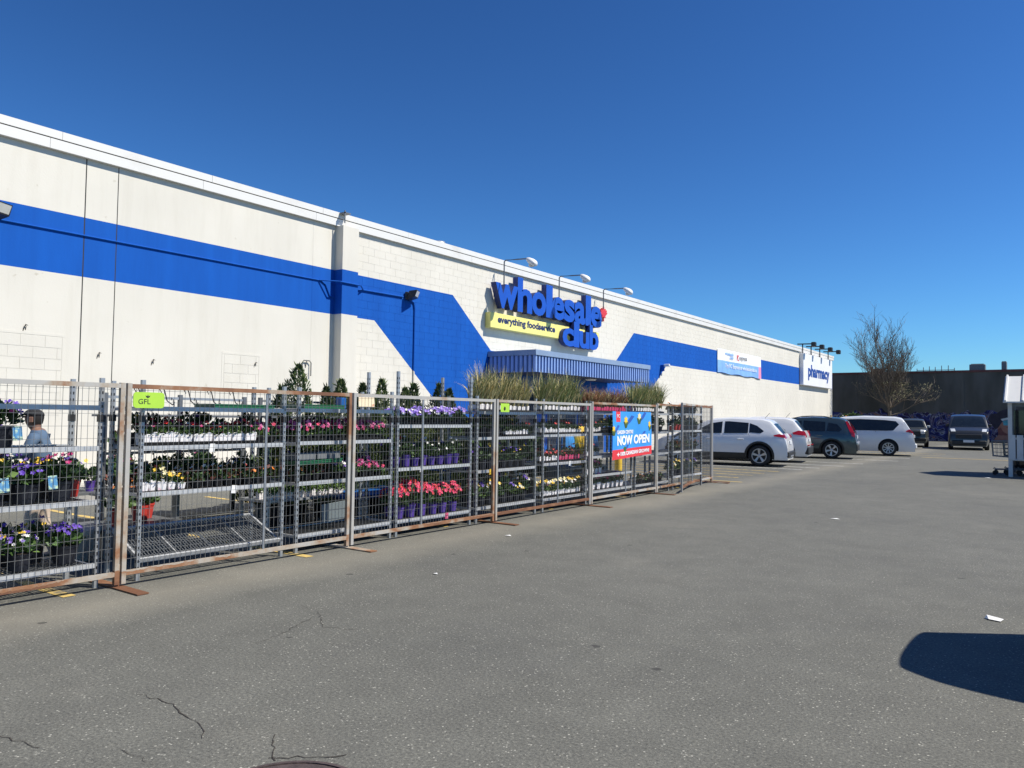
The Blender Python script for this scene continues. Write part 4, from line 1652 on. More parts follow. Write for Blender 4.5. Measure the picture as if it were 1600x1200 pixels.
# rack 1
row('1', 1, 'bm', .40, .58, 1, .20, tray=False)
row('1', 2, 'bp', .30, .58, 1, .16, tray=False)
row('1', 2, 'bv', .52, .74, 1, .18, tray=False)
row('1', 2, 'bm', .72, .94, 1, .18, tray=False)
row('1', 2, 'by', .66, .90, 1, .42, 'back row', tray=False)
row('1', 2, 'ro', .92, 1.02, 1, .40, 'back row', tray=False)
row('1', 3, 'by', .34, .53, 1, .18, tray=False, sc=.85)
row('1', 3, 'bx', .52, .72, 1, .17, tray=False, sc=.8)
row('1', 3, 'bv', .78, .98, 1, .20, tray=False, sc=.85)
row('1', 3, 'gd', .40, 1.0, 4, .42, 'back row', tray=False, sc=1.1)
row('1', 2, 'gd', .45, .68, 2, .42, 'back row', tray=False, sc=1.2)
row('1', 1, 'tv', .42, .56, 1, .42, 'back row', tray=False)
# rack 2
row('2', 1, 'cm', .03, .82, 17, 0.12)
row('2', 1, 'cw', .03, .82, 12, 0.22, 'back row', tray=False)
row('2', 1, 'tp', .83, 1.0, 2, 0.15, tray=False)
row('2', 2, 'cg', .02, .13, 2, 0.15, tray=False)
row('2', 2, 'yl', .13, .32, 3, 0.14, tray=False)
row('2', 2, 'td', .30, .98, 9, 0.17, tray=False)
row('2', 2, 'td', .05, .95, 7, 0.36, 'back row', tray=False)
# rack 3
row('3', 1, 'tp', .02, .98, 11, 0.14)
row('3', 1, 'tp', .04, .96, 8, 0.28, 'back row', tray=False)
row('3', 2, 'tp', .62, .99, 4, 0.15, tray=False)
row('3', 2, 'tv', .44, .62, 2, 0.17, tray=False)
row('3', 2, 'td', .02, .40, 4, 0.17, tray=False)
row('3', 2, 'tp', .55, .96, 4, 0.30, 'back row', tray=False)
row('3', 2, 'gd', .03, .97, 7, .44, 'rear row', tray=False)
row('3', 1, 'gd', .03, .97, 7, .45, 'rear row', tray=False, sc=.9)
row('2', 1, 'gd', .03, .97, 8, .44, 'rear row', tray=False, sc=.9)
row('2', 2, 'gd', .10, .97, 7, .48, 'rear row', tray=False, sc=.9)
# rack 4
row('4', 0, 'tv', .03, .97, 11, 0.14)
row('4', 0, 'tv', .04, .96, 8, 0.28, 'back row', tray=False)
row('4', 1, 'pg', .03, .97, 8, 0.17, tray=False)
row('4', 1, 'gd', .05, .95, 7, 0.34, 'back row', tray=False)
row('4', 2, 'ge', .04, .92, 6, 0.13, tray=False)
row('4', 2, 'ge', .08, .96, 6, 0.36, 'back row', tray=False)
# racks 5 to 9
row('5', 0, 'gs', .02, .99, 12, 0.14)
row('5', 0, 'gg', .03, .97, 8, 0.26, 'back row', tray=False)
row('5', 1, 'gd', .02, .50, 4, 0.17, tray=False)
row('5', 1, 'cg', .55, .98, 7, 0.14)
row('5', 1, 'gd', .05, .95, 6, 0.34, 'back row', tray=False)
row('5', 2, 'gd', .03, .97, 8, 0.17, tray=False)
row('5', 2, 'pg', .05, .95, 6, 0.36, 'back row', tray=False)
row('5', 3, 'yp', .03, .97, 8, 0.17, tray=False)
row('5', 3, 'yp', .05, .95, 6, 0.36, 'back row', tray=False)
row('6', 0, 'gg', .02, .98, 11, 0.14)
row('6', 0, 'gg', .05, .95, 7, 0.26, 'back row', tray=False)
row('6', 1, 'cg', .02, .98, 15, 0.12)
row('6', 1, 'cr', .05, .95, 8, 0.24, 'back row', tray=False)
row('6', 2, 'cr', .02, .44, 6, 0.14)
row('6', 2, 'pr', .46, .98, 7, 0.14)
row('6', 3, 'bt', .02, .98, 15, 0.12)
row('6', 3, 'bt', .05, .95, 9, 0.24, 'back row', tray=False)
row('7', 0, 'gb', .02, .98, 15, 0.14)
row('7', 0, 'gb', .05, .95, 8, 0.26, 'back row', tray=False)
row('7', 1, 'cg', .02, .34, 5, 0.14)
row('7', 1, 'gd', .36, .98, 5, 0.14, tray=False)
row('7', 2, 'cg', .02, .34, 4, 0.15, tray=False)
row('7', 3, 'wc', .03, .40, 4, 0.17, tray=False)
row('7', 4, 'wc', .03, .95, 8, 0.17, tray=False)
row('8', 0, 'gg', .02, .98, 13, 0.14)
row('8', 0, 'gs', .05, .95, 8, 0.26, 'back row', tray=False)
row('8', 3, 'td', .03, .97, 9, 0.14, tray=False)
row('8', 1, 'gd', .60, .97, 3, 0.14, tray=False)
row('9', 0, 'td', .03, .97, 9, 0.14, tray=False)
row('9', 1, 'ro', .05, .40, 3, 0.14, tray=False, sc=.75)
row('9', 1, 'gd', .42, .97, 5, 0.16, tray=False)
row('9', 2, 'td', .03, .97, 9, 0.14, tray=False, sc=1.15)
row('9', 3, 'yp', .05, .95, 7, 0.16, tray=False, sc=.9)

# blue printed tags stuck in the big pots at the left
for y, z, w in ((2.70, 1.27, 'upper shelf'), (2.62, .86, 'middle shelf, left pot'), (2.98, .86, 'middle shelf, right pot')):
    m = MB()
    m.rbox(0, .004, -.036, .036, 0, .115, .0015)
    o = m.build('plant_label', 'pot_blue_tag', loc=(RX1 - .035, y, z), rot=(.06, -.12, .0))
    tag(o, 'blue and green printed plant label, leftmost rack, ' + w, 'plant label', 'printed plant labels on the leftmost rack')


# trays, cards and boxes lying on the racks
def flat_tray(x, y, z, lx, ly, h, mt, label, name='plant_tray', rot=(0, 0, 0)):
    m = MB()
    t = .008
    m.box(0, lx, 0, ly, 0, t)
    m.box(0, lx, 0, t, t, h)
    m.box(0, lx, ly - t, ly, t, h)
    m.box(0, t, t, ly - t, t, h)
    m.box(lx - t, lx, t, ly - t, t, h)
    m.box(-.006, 0, -.006, ly + .006, h - .01, h)
    m.box(lx, lx + .006, -.006, ly + .006, h - .01, h)
    o = m.build(name, mt, loc=(x, y, z), rot=rot)
    return tag(o, label, 'tray')


flat_tray(-7.16, 5.55, 1.573, .36, .58, .045, 'tray_green', 'empty green tray on the top shelf of the grey-card rack')
flat_tray(-7.16, 4.45, 1.563, .36, .70, .035, 'tray_green', 'empty dark green tray on the top shelf of the lime-tag rack')
flat_tray(-7.05, 5.48, .95, .26, .62, .04, 'tray_green', 'green tray tilted above the middle shelf of the grey-card rack', rot=(.03, 0, 0))
for y, l in ((5.50, .26), (5.78, .34)):
    m = MB()
    m.rbox(0, .2, 0, l, 0, .085, .006)
    tag(m.build('grey_box', 'tray_grey', loc=(-7.04, y, .993 + .03 * (y - 5.5))), 'grey cardboard box on the tilted green tray, %s' % ('left one' if l < .3 else 'right one'), 'box')
cd = thing('price_card', 'blank grey card on a short stake, bottom shelf behind the fence', 'card', (-6.9, 6.1, .20))
m = MB()
m.rbox(-.004, .004, -.18, .19, .08, .29, .002)
m.build('plate', 'card_grey', cd, rot=(.06, 0, 0))
m = MB()
m.tube([(-.008, 0, 0), (-.008, .0, .20)], .007, 6)
m.build('stake', 'black_metal', cd)
m = MB()
m.rbox(-.004, .004, -.13, .13, .03, .145, .002)
o = m.build('price_card', 'card_cream', loc=(-6.80, 6.48, 1.575), rot=(0, -.1, 0))
tag(o, 'cream printed card standing on the top shelf of the grey-card rack', 'card')
m = MB()
m.rbox(0, .1, 0, .09, 0, .14, .01)
tag(m.build('blue_bag', 'cart_blue', loc=(-7.1, 6.25, 1.573)), 'small blue bag beside the cream card on the top shelf', 'bag')

# bags of soil in blue and yellow seen through the seventh rack
for i, (mt, y) in enumerate((('banner_blue', 12.95), ('yellow_paint', 13.45), ('cart_blue', 13.9))):
    m = MB()
    rings = []
    for q in range(7):
        f = q / 6
        b = .03 + .14 * math.sin(math.pi * min(1, max(0, f * .9 + .05))) ** .5
        rings.append([(b * math.cos(a), .24 * (.9 + .1 * math.sin(f * 5)) * math.sin(a), .78 * f) for a in [2 * math.pi * k / 12 for k in range(12)]])
    m.loft(rings)
    o = m.build('soil_bag', mt, loc=(-8.0, y, .55), smooth=True)
    tag(o, '%s soil bag standing on a pallet behind the bronze-grass rack' % ('sky blue', 'yellow', 'dark blue')[i], 'bag', 'soil bags on the pallet')
m = MB()
for i in range(6):
    m.box(-8.3, -7.7, 12.65 + i * .25, 12.85 + i * .25, .50, .548)
for y in (12.65, 13.3, 14.0):
    m.box(-8.3, -7.7, y, y + .1, .0, .498)
tag(m.build('pallet', 'concrete'), 'wooden pallet stand carrying the soil bags', 'pallet')

# ------------------------------------------------------------------ hanging racks with baskets further inside
for k, (y0, y1, lab) in enumerate(((4.35, 6.15, 'dark hanging-basket rack seen behind the lime-tag rack'), (6.4, 8.0, 'dark hanging-basket rack behind the grey-card rack'))):
    X = -8.75
    t = thing('hanging_rack', lab, 'rack', (X, y0, 0), 0, 'hanging-basket racks inside the garden area')
    w = y1 - y0
    for y in (0, w * .5, w):
        m = MB()
        m.box(-.022, .022, y - .022, y + .022, 0, 1.72)
        m.build('post', 'galv_dark', t)
    for z in (1.66, 1.02):
        m = MB()
        m.box(-.015, .015, 0, w, z, z + .03)
        m.build('rail', 'galv', t)
    for z in (1.45, .55):
        m = MB()
        m.box(-.30, .25, 0, w, z, z + .025)
        m.build('shelf', 'galv_dark', t)
    for r_, (zb, zh, nn) in enumerate(((1.05, 1.66, 6), (.62, 1.02, 5))):
        for i in range(nn):
            y = y0 + .15 + (w - .3) * i / (nn - 1)
            tt = thing('hanging_basket', 'dark hanging basket, %s from left, %s rail, %s hanging rack' % (ORD[i], ('upper', 'lower')[r_], ('left', 'right')[k]), 'basket',
                       (X + .12, y, zb), prng.uniform(0, 6), 'hanging baskets inside the garden area')
            put('pot', pot_mesh('pot_black', .24, .12), tt)
            put('foliage', bush(.15, .16, 130, (Dk, Rd, G), i % 2), tt, (0, 0, .07))
            tag(put('flowers', blooms(.15, .16, 4, ('petal_magenta', 'petal_red', 'petal_white'), .024, i % 2), tt, (0, 0, .08)), kind='stuff')
            m = MB()
            for a in range(3):
                m.tube([(.11 * math.cos(a * 2.1), .11 * math.sin(a * 2.1), .12), (0, 0, zh - zb - .06)], .0025, 3)
            m.tube([(0, 0, zh - zb - .07), (.01, 0, zh - zb), (.03, 0, zh - zb + .02), (.035, 0, zh - zb - .01)], .006, 5)
            m.build('hanger', 'black_metal', tt)
# loose hooks on the top rail of the lime-tag rack
for i in range(5):
    m = MB()
    m.tube([(0, -.03, .14), (0, -.05, .17), (0, -.02, .19), (0, .0, .16), (0, .03, .06), (0, .09, .02), (0, .11, .05)], .006, 5)
    tag(m.build('basket_hook', 'black_metal', loc=(-7.3, 3.95 + i * .26, 1.563)), 'black wire basket hook, %s from left, above the lime-tag rack' % ORD[i], 'hook', 'wire hooks on the lime-tag rack')

# red pots on the ground behind the first gap, display plants on a low table inside
for i, (x, y) in enumerate(((-8.3, 4.55), (-8.55, 4.75), (-8.2, 4.25))):
    plant('ro', x, y, .30, 'red pot with orange blooms on the low ledge behind the fence gap, %s' % ('front', 'right', 'left')[i], 'red pots inside the garden area', 1.2)
m = MB()
m.rbox(-8.75, -8.0, 4.0, 4.95, .0, .298, .01)
tag(m.build('low_ledge', 'galv_dark'), 'low dark ledge carrying red pots behind the fence gap', 'ledge')
lt = thing('seedling_table', 'low table of pale green seedlings behind the grey-card rack', 'table', (-8.3, 6.1, 0))
m = MB()
m.box(-.3, .3, -.1, 1.25, .40, .43)
m.build('table_top', 'galv', lt)
for x in (-.27, .27):
    for y in (-.07, 1.2):
        m = MB()
        m.tube([(x, y, 0), (x, y, .398)], .018, 6)
        m.build('leg', 'galv', lt)
for r_ in range(2):
    for i in range(13):
        plant('lt', -8.07 - r_ * .2, 6.08 + i * .095, .431, 'white carton of pale seedlings, %s from left, %s row, low table' % (ORD[i], ('front', 'back')[r_]), 'seedlings on the low table')

# long dark bench of nursery pots further inside
db = thing('display_bench', 'long dark slatted bench inside the garden area near the store wall', 'bench', (-10.3, 4.4, 0))
m = MB()
for i in range(7):
    m.box(-.42 + i * .12, -.33 + i * .12, 0, 4.4, .46, .49)
m.build('slats', 'galv_dark', db)
for y in (.1, 1.5, 2.9, 4.2):
    m = MB()
    m.box(-.40, -.34, y, y + .06, 0, .458)
    m.box(.34, .40, y, y + .06, 0, .458)
    m.box(-.40, .40, y, y + .06, .40, .457)
    m.build('trestle', 'galv_dark', db)
for r_ in range(2):
    for i in range(14):
        plant(('gd', 'td', 'bm', 'pg')[(i * 3 + r_) % 4], -10.1 - r_ * .4, 4.55 + i * .31, .491, '%s on the long inner bench, %s from left, %s row' % (KINDS[('gd', 'td', 'bm', 'pg')[(i * 3 + r_) % 4]][10], ORD[i], ('front', 'back')[r_]),
              'nursery pots on the inner bench', 1.15, True)
# price tags clipped to shelf rails
for i, (key, si, f, mt) in enumerate((('2', 2, .62, 'paper'), ('2', 1, .45, 'paper'), ('3', 1, .5, 'paper'), ('4', 1, .30, 'paper'), ('4', 2, .66, 'carton_pink'), ('5', 2, .2, 'yellow_paint'), ('5', 1, .3, 'yellow_paint'), ('6', 2, .6, 'paper'))):
    phrase, y0, y1, zs = RACKS[key]
    m = MB()
    m.rbox(0, .003, -.03, .03, -.06, .02, .001)
    o = m.build('price_tag', mt, loc=(RX1 + .002, y0 + (y1 - y0) * f, zs[si]), rot=(.08 * (i % 3 - 1), .1, 0))
    tag(o, 'small %s price tag clipped to the %s rail, %s' % ({'paper': 'white', 'carton_pink': 'pink', 'yellow_paint': 'yellow'}[mt], ['top', 'upper', 'middle', 'bottom'][si] if len(zs) == 4 else ['top', 'middle', 'bottom'][si], phrase), 'price tag', 'price tags on the shelf rails')

vs_, fs_, ms_, mm_ = [], [], [], []
for me_, T in MASS:
    o_ = len(vs_)
    vs_ += [tuple(T @ v.co) for v in me_.vertices]
    idx = []
    for mt_ in me_.materials:
        if mt_ not in mm_:
            mm_.append(mt_)
        idx.append(mm_.index(mt_))
    for p in me_.polygons:
        fs_.append(tuple(q + o_ for q in p.vertices))
        ms_.append(idx[p.material_index])
me_ = bpy.data.meshes.new('rear_plants')
me_.from_pydata(vs_, [], fs_)
for mt_ in mm_:
    me_.materials.append(mt_)
me_.polygons.foreach_set('material_index', ms_)
me_.update()
tag(put('rear_plants', me_), 'mass of potted plants in the rear rows of the racks and inner bench', 'plants', kind='stuff')

# umbrella base with pole
ub = thing('umbrella_base', 'grey concrete stand with a thin white pole behind the left fence panel', 'stand', (-8.05, 3.75, 0))
m = MB()
m.lathe([(.13, 0), (.15, .05), (.27, .30), (.27, .34), (.04, .36)], 4)
m.build('block', 'concrete', ub)
m = MB()
m.tube([(0, 0, .35), (0, 0, .80)], .016, 8)
m.build('pole', 'galv', ub)

# ------------------------------------------------------------------ conifers in pots
con = [(6.62, 1.88, .50), (6.99, 2.20, .82), (7.40, 1.90, .42), (7.78, 2.03, .55), (8.10, 1.98, .42), (8.62, 2.07, .52), (9.02, 1.95, .55), (9.35, 2.03, .55), (9.85, 2.05, .60), (10.25, 1.98, .55), (8.35, 1.78, .5)]
for i, (y, h, r) in enumerate(con):
    lab = 'potted cedar behind the racks, ' + ['leftmost small one', 'tallest and widest, left of the pilaster', 'slim one just left of the pilaster foot', 'just right of the pilaster', 'thin one behind the cream card',
                                                'beside the tall perforated posts', 'behind the violet pansies, left', 'behind the violet pansies, centre', 'at the left end of the tall grasses', 'half hidden by the tall grasses', 'low one between the tall posts'][i]
    t = thing('potted_cedar', lab, 'tree', (-8.6 - .12 * (i % 2), y, 0), prng.uniform(0, 6), 'potted cedars behind the racks')
    put('pot', pot_mesh('pot_black', .32, .28), t)
    m = MB()
    m.tube([(0, 0, .2), (0, 0, h * .9)], [.02, .006], 6)
    m.build('trunk', 'bark', t)
    put('crown', conifer_mesh(h - .32, r, i), t, (0, 0, .30))

# leafy shrubs in black nursery pots standing between the racks and the store
for i, (x, y, h, r) in enumerate(((-8.45, 10.75, 1.35, .42), (-8.5, 11.35, 1.45, .42), (-8.4, 11.95, 1.3, .40), (-8.55, 12.4, 1.4, .36), (-9.3, 9.1, 1.5, .45), (-9.4, 10.1, 1.5, .45), (-9.5, 11.1, 1.55, .46), (-9.5, 12.2, 1.5, .46),
                                  (-9.6, 13.2, 1.45, .44), (-9.2, 8.1, 1.4, .42), (-10.6, 12.8, 1.6, .5), (-10.7, 11.6, 1.6, .5), (-10.6, 14.1, 1.5, .5))):
    t = thing('potted_shrub', 'dark leafy shrub in a black nursery pot behind the racks, %s of thirteen from left' % ORD[sorted(((a[1] / -a[0]) for a in ((-8.45, 10.75), (-8.5, 11.35), (-8.4, 11.95), (-8.55, 12.4), (-9.3, 9.1), (-9.4, 10.1), (-9.5, 11.1), (-9.5, 12.2), (-9.6, 13.2), (-9.2, 8.1), (-10.6, 12.8), (-10.7, 11.6), (-10.6, 14.1)))).index(y / -x)],
              'shrub', (x, y, 0), prng.uniform(0, 6), 'dark shrubs behind the racks')
    put('pot', pot_mesh('pot_black', .34, .30), t)
    put('foliage', bush(r, h - .25, 620, (Dk, Dk, G), 40 + i % 3), t, (0, 0, .22))

# blue flat cart
ct = thing('flat_cart', 'blue steel flat cart with a tubular handle behind the geraniums', 'cart', (-8.1, 7.15, 0))
m = MB()
m.rbox(-.35, .35, 0, 2.1, .36, .43, .015)
m.build('deck', 'cart_blue', ct)
m = MB()
m.tube([(-.3, 2.05, .42), (-.3, 2.1, .95), (.3, 2.1, .95), (.3, 2.05, .42)], .018, 8)
m.tube([(-.3, 2.09, .65), (.3, 2.09, .65)], .014, 6)
m.build('handle', 'cart_blue', ct)
for i in range(3):
    m = MB()
    m.box(-.3, .3, .95 + i * .33, 1.0 + i * .33, .431, .47)
    m.build('crossbar', 'cart_blue', ct)
for x in (-.28, .28):
    for y in (.25, 1.85):
        m = MB()
        m.tube([(x - .025, y, .1), (x + .025, y, .1)], .1, 14)
        w = m.build('wheel', 'rubber', ct)
        m = MB()
        m.box(x - .035, x + .035, y - .02, y + .02, .12, .362)
        m.build('fork', 'galv', ct)
# yellow bollard
t = thing('bollard', 'yellow steel bollard seen under the now open banner', 'bollard', (-9.6, 18.2, 0))
m = MB()
m.lathe([(.1, 0), (.1, .95), (.08, 1.02), (.0, 1.05)], 16, cap=False)
m.build('pipe', 'yellow_paint', t, smooth=True)
m = MB()
m.lathe([(.16, 0), (.16, .02), (.1, .03)], 16)
m.build('base_plate', 'galv_dark', t)

# ------------------------------------------------------------------ cars
def boolean_cut(me, cutters):
    """subtract cylinders from a closed mesh, the cut faces take the cutter's material"""
    o = bpy.data.objects.new('tmp', me)
    COL.objects.link(o)
    cs = []
    for cm in cutters:
        c = bpy.data.objects.new('tmpc', cm)
        COL.objects.link(c)
        cs.append(c)
        md = o.modifiers.new('b', 'BOOLEAN')
        md.operation = 'DIFFERENCE'
        md.object = c
        md.solver = 'EXACT'
        md.material_mode = 'TRANSFER'
    dg = bpy.context.evaluated_depsgraph_get()
    out = bpy.data.meshes.new_from_object(o.evaluated_get(dg))
    for c in cs:
        bpy.data.objects.remove(c)
    bpy.data.objects.remove(o)
    return out


WHEEL = {}


def wheel_meshes(rad, spokes):
    k = (rad, spokes)
    if k in WHEEL:
        return WHEEL[k]
    t = MB()
    n = 28
    prof = [(rad * .66, -.10), (rad * .72, -.115), (rad * .93, -.115), (rad, -.085), (rad, .085), (rad * .93, .115), (rad * .72, .115), (rad * .66, .10)]
    t.loft([[(r * math.cos(2 * math.pi * q / n), y, r * math.sin(2 * math.pi * q / n)) for q in range(n)] for r, y in prof], cap=False)
    tm = t.mesh('tyre', 'rubber', True)
    m = MB()
    m.use('alloy')
    rr = rad * .68
    m.loft([[(r * math.cos(2 * math.pi * q / n), y, r * math.sin(2 * math.pi * q / n)) for q in range(n)] for r, y in ((rr, .112), (rr, .118), (rr * .9, .118), (rr * .88, .07))], cap=False)
    for s in range(spokes):
        a = 2 * math.pi * s / spokes
        for da in ((-.11, .11) if spokes <= 6 else (0,)):
            e, f = Vector((math.cos(a + da), 0, math.sin(a + da))), Vector((-math.sin(a + da), 0, math.cos(a + da)))
            w0, w1 = rad * .05, rad * .055
            m.add([e * rad * .1 - f * w0 + Vector((0, .095, 0)), e * rad * .1 + f * w0 + Vector((0, .095, 0)), e * rr * .93 + f * w1 + Vector((0, .112, 0)), e * rr * .93 - f * w1 + Vector((0, .112, 0)),
                   e * rad * .1 - f * w0 + Vector((0, .06, 0)), e * rad * .1 + f * w0 + Vector((0, .06, 0)), e * rr * .93 + f * w1 + Vector((0, .08, 0)), e * rr * .93 - f * w1 + Vector((0, .08, 0))],
                  [(0, 1, 2, 3), (0, 4, 5, 1), (1, 5, 6, 2), (3, 2, 6, 7), (0, 3, 7, 4)])
    m.loft([[(r * math.cos(2 * math.pi * q / 12), y, r * math.sin(2 * math.pi * q / 12)) for q in range(12)] for r, y in ((rad * .15, .06), (rad * .15, .10), (rad * .1, .108))])
    m.use('trim_black')
    m.add([(rr * .92 * math.cos(2 * math.pi * q / n), .045, rr * .92 * math.sin(2 * math.pi * q / n)) for q in range(n)], [tuple(range(n))])
    rm = m.mesh('rim')
    WHEEL[k] = (tm, rm)
    return WHEEL[k]


def car(name, label, cat, spec, loc, rz, group='cars parked along the facade'):
    L_, W_, H_ = spec['L'], spec['W'], spec['H']
    belt, z0, rad = spec['belt'], spec.get('z0', .22), spec.get('rad', .34)
    prof = spec['prof']
    px, pz = [p[0] for p in prof], [p[1] for p in prof]
    hw = W_ / 2
    rw = spec.get('roofw', .70)
    wz = [z0, z0 + .12, .60, .85, belt, H_ - .10, H_ + .1]
    ww = [.90, .965, 1.0, .99, .955, rw, rw - .04]

    def zt(x):
        return float(np.mean([np.interp(min(max(x + d, 0), L_), px, pz) for d in (-.03, -.015, 0, .015, .03)]))

    def tp(x):
        t = 1.0
        rl = spec.get('rl', .5)
        if x < rl:
            t -= spec.get('rt', .09) * ((rl - x) / rl) ** 2
        if x > L_ - .8:
            t -= spec.get('ft', .17) * ((x - (L_ - .8)) / .8) ** 2
        return t

    def w(x, z):
        return float(np.interp(z, wz, ww)) * hw * tp(x)

    CR = .07

    def topz(x, y):
        z = zt(x)
        zs = z - CR
        a = min(1.0, abs(y) / w(x, zs))
        return zs + CR * math.sqrt(max(0, 1 - a ** 2.6))
    xs = sorted(set([round(v, 3) for v in list(np.linspace(0.0, L_, 64)) + [p for p in px]]))
    ns, nt_ = 9, 8
    rings = []
    for x in xs:
        z = zt(x)
        zs = z - CR
        rg_ = []
        for i in range(ns + 1):
            zz = z0 + (zs - z0) * i / ns
            rg_.append((x, w(x, zz), zz))
        for i in range(1, nt_ + 1):
            yy = w(x, zs) * math.cos(math.pi / 2 * i / nt_)
            rg_.append((x, yy, topz(x, yy)))
        half = rg_[:]
        rings.append(half + [(q[0], -q[1], q[2]) for q in reversed(half[:-1])])
    mb = MB()
    mb.loft([[(p[0], p[1], p[2]) for p in r_] for r_ in rings])
    me = mb.mesh('body', spec['paint'])
    bm = bmesh.new()
    bm.from_mesh(me)
    bmesh.ops.recalc_face_normals(bm, faces=bm.faces)
    bm.to_mesh(me)
    bm.free()
    cut = []
    for ax in spec['axles']:
        for s in (-1, 1):
            c = MB()
            ra = rad + .065
            n = 32
            c.loft([[(ax + ra * math.cos(2 * math.pi * q / n), y, rad + ra * math.sin(2 * math.pi * q / n)) for q in range(n)] for y in ((hw - .30) * s, (hw + .3) * s)])
            cm = c.mesh('c', 'trim_black')
            b2 = bmesh.new()
            b2.from_mesh(cm)
            bmesh.ops.recalc_face_normals(b2, faces=b2.faces)
            b2.to_mesh(cm)
            b2.free()
            cut.append(cm)
    me = boolean_cut(me, cut)
    me.polygons.foreach_set('use_smooth', [True] * len(me.polygons))
    try:
        me.set_sharp_from_angle(angle=R(32))
    except Exception:
        pass
    t = thing(name, label, cat, loc, rz, group)
    off = Vector((-L_ / 2, 0, 0))
    body = put('body', me, t, off)

    def side(nm, poly, mt, s, d=.006, par=None, step=.1):
        v, f = poly_sheet(poly, lambda a, b: (a, s * (w(a, b) + d), b), step)
        m = MB()
        m.add(v, f if s < 0 else [tuple(reversed(q)) for q in f])
        return m.build(nm, mt, par or t, off if par is None else (0, 0, 0), smooth=True)

    def top(nm, poly, mt, d=.008, par=None, sx=1):
        # poly in (x, y) on the upper skin
        def fn(a, b):
            z = topz(a, b)
            dz = (zt(a + .02) - zt(a - .02)) / .04
            n = Vector((-dz, 0, 1)).normalized() * d
            return (a + n.x, b + n.y, z + n.z)
        v, f = poly_sheet(poly, fn, .07)
        m = MB()
        m.add(v, f)
        return m.build(nm, mt, par or t, off if par is None else (0, 0, 0), smooth=True)
    for s in (-1, 1):
        for wp in spec['windows']:
            side('side_window', wp, 'glass_dark', s)
        for dp in spec.get('seams', []):
            x, za, zb = dp
            side('door_seam', [(x - .006, za), (x + .006, za), (x + .006, zb), (x - .006, zb)], 'trim_black', s, .003, step=.5)
        for hx in spec.get('handles', []):
            m = MB()
            yy = s * (w(hx, belt - .13) + .012)
            m.rbox(hx - .10, hx + .10, yy - .014, yy + .014, belt - .15, belt - .115, .006)
            m.build('door_handle', spec.get('handle_mat', spec['paint']), t, off)
        if spec.get('sill'):
            a0, a1 = spec['axles'][0] + rad + .05, spec['axles'][1] - rad - .05
            side('sill', [(a0, z0), (a1, z0), (a1, spec['sill']), (a0, spec['sill'])], 'trim_black', s, .008)
            for ax in spec['axles']:
                ra, rb = rad + .062, rad + .125
                pts = [(ax + ra * math.cos(q), rad + ra * math.sin(q)) for q in np.linspace(-.25, math.pi + .25, 18)]
                pts += [(ax + rb * math.cos(q), rad + rb * math.sin(q)) for q in np.linspace(math.pi + .25, -.25, 18)]
                pts = [(min(max(a, .02), L_ - .02), b) for a, b in pts]
                side('arch_trim', pts, 'trim_black', s, .010, step=.3)
        if spec.get('rail'):
            m = MB()
            rx = spec['rail']
            pts = [(x, s * rw * hw * .92, topz(x, rw * hw * .9) + (.055 if 0 < i < 4 else .0)) for i, x in enumerate(np.linspace(rx[0], rx[1], 5))]
            m.tube(pts, .018, 6)
            m.build('roof_rail', 'trim_black', t, off)
        for tl in spec.get('tail_side', []):
            side('tail_light', tl, 'tail_red', s, .009)
        for tl in spec.get('tail_top', []):
            top('tail_light', [(a, s * b) for a, b in tl], 'tail_red', .012)
        for hl in spec.get('head_top', []):
            top('headlight', [(a, s * b) for a, b in hl], 'head_lens', .012)
        m = MB()
        mx_, mz = spec['mirror']
        yy = s * (w(mx_, mz) + .09)
        m.rbox(mx_ - .06, mx_ + .07, yy - .085, yy + .085, mz - .03, mz + .12, .025)
        m.build('wing_mirror', spec.get('mirror_mat', spec['paint']), t, off)
    if 'rear_glass' in spec:
        top('rear_window', spec['rear_glass'] + [(a, -b) for a, b in reversed(spec['rear_glass'])], 'glass_dark', .008)
    if 'wind' in spec:
        top('windshield', spec['wind'] + [(a, -b) for a, b in reversed(spec['wind'])], 'glass_dark', .008)
    for q in spec.get('boxes', []):
        nm, mt, bb, bev = q
        m = MB()
        m.rbox(*bb, bev)
        m.build(nm, mt, t, off)
    tm, rm = wheel_meshes(rad, spec.get('spokes', 5))
    for ax in spec['axles']:
        for s in (-1, 1):
            wl = put('wheel', tm, t, (ax - L_ / 2, s * (hw - .125), rad), (0, prng.uniform(0, 1), 0 if s > 0 else math.pi))
            put('rim', rm, wl)
    if spec.get('antenna'):
        ax, az = spec['antenna'], .2
        m = MB()
        m.tube([(ax, 0, topz(ax, 0) - .01), (ax - .16, 0, topz(ax, 0) + .17)], .007, 5)
        m.build('antenna', 'trim_black', t, off)
    return t


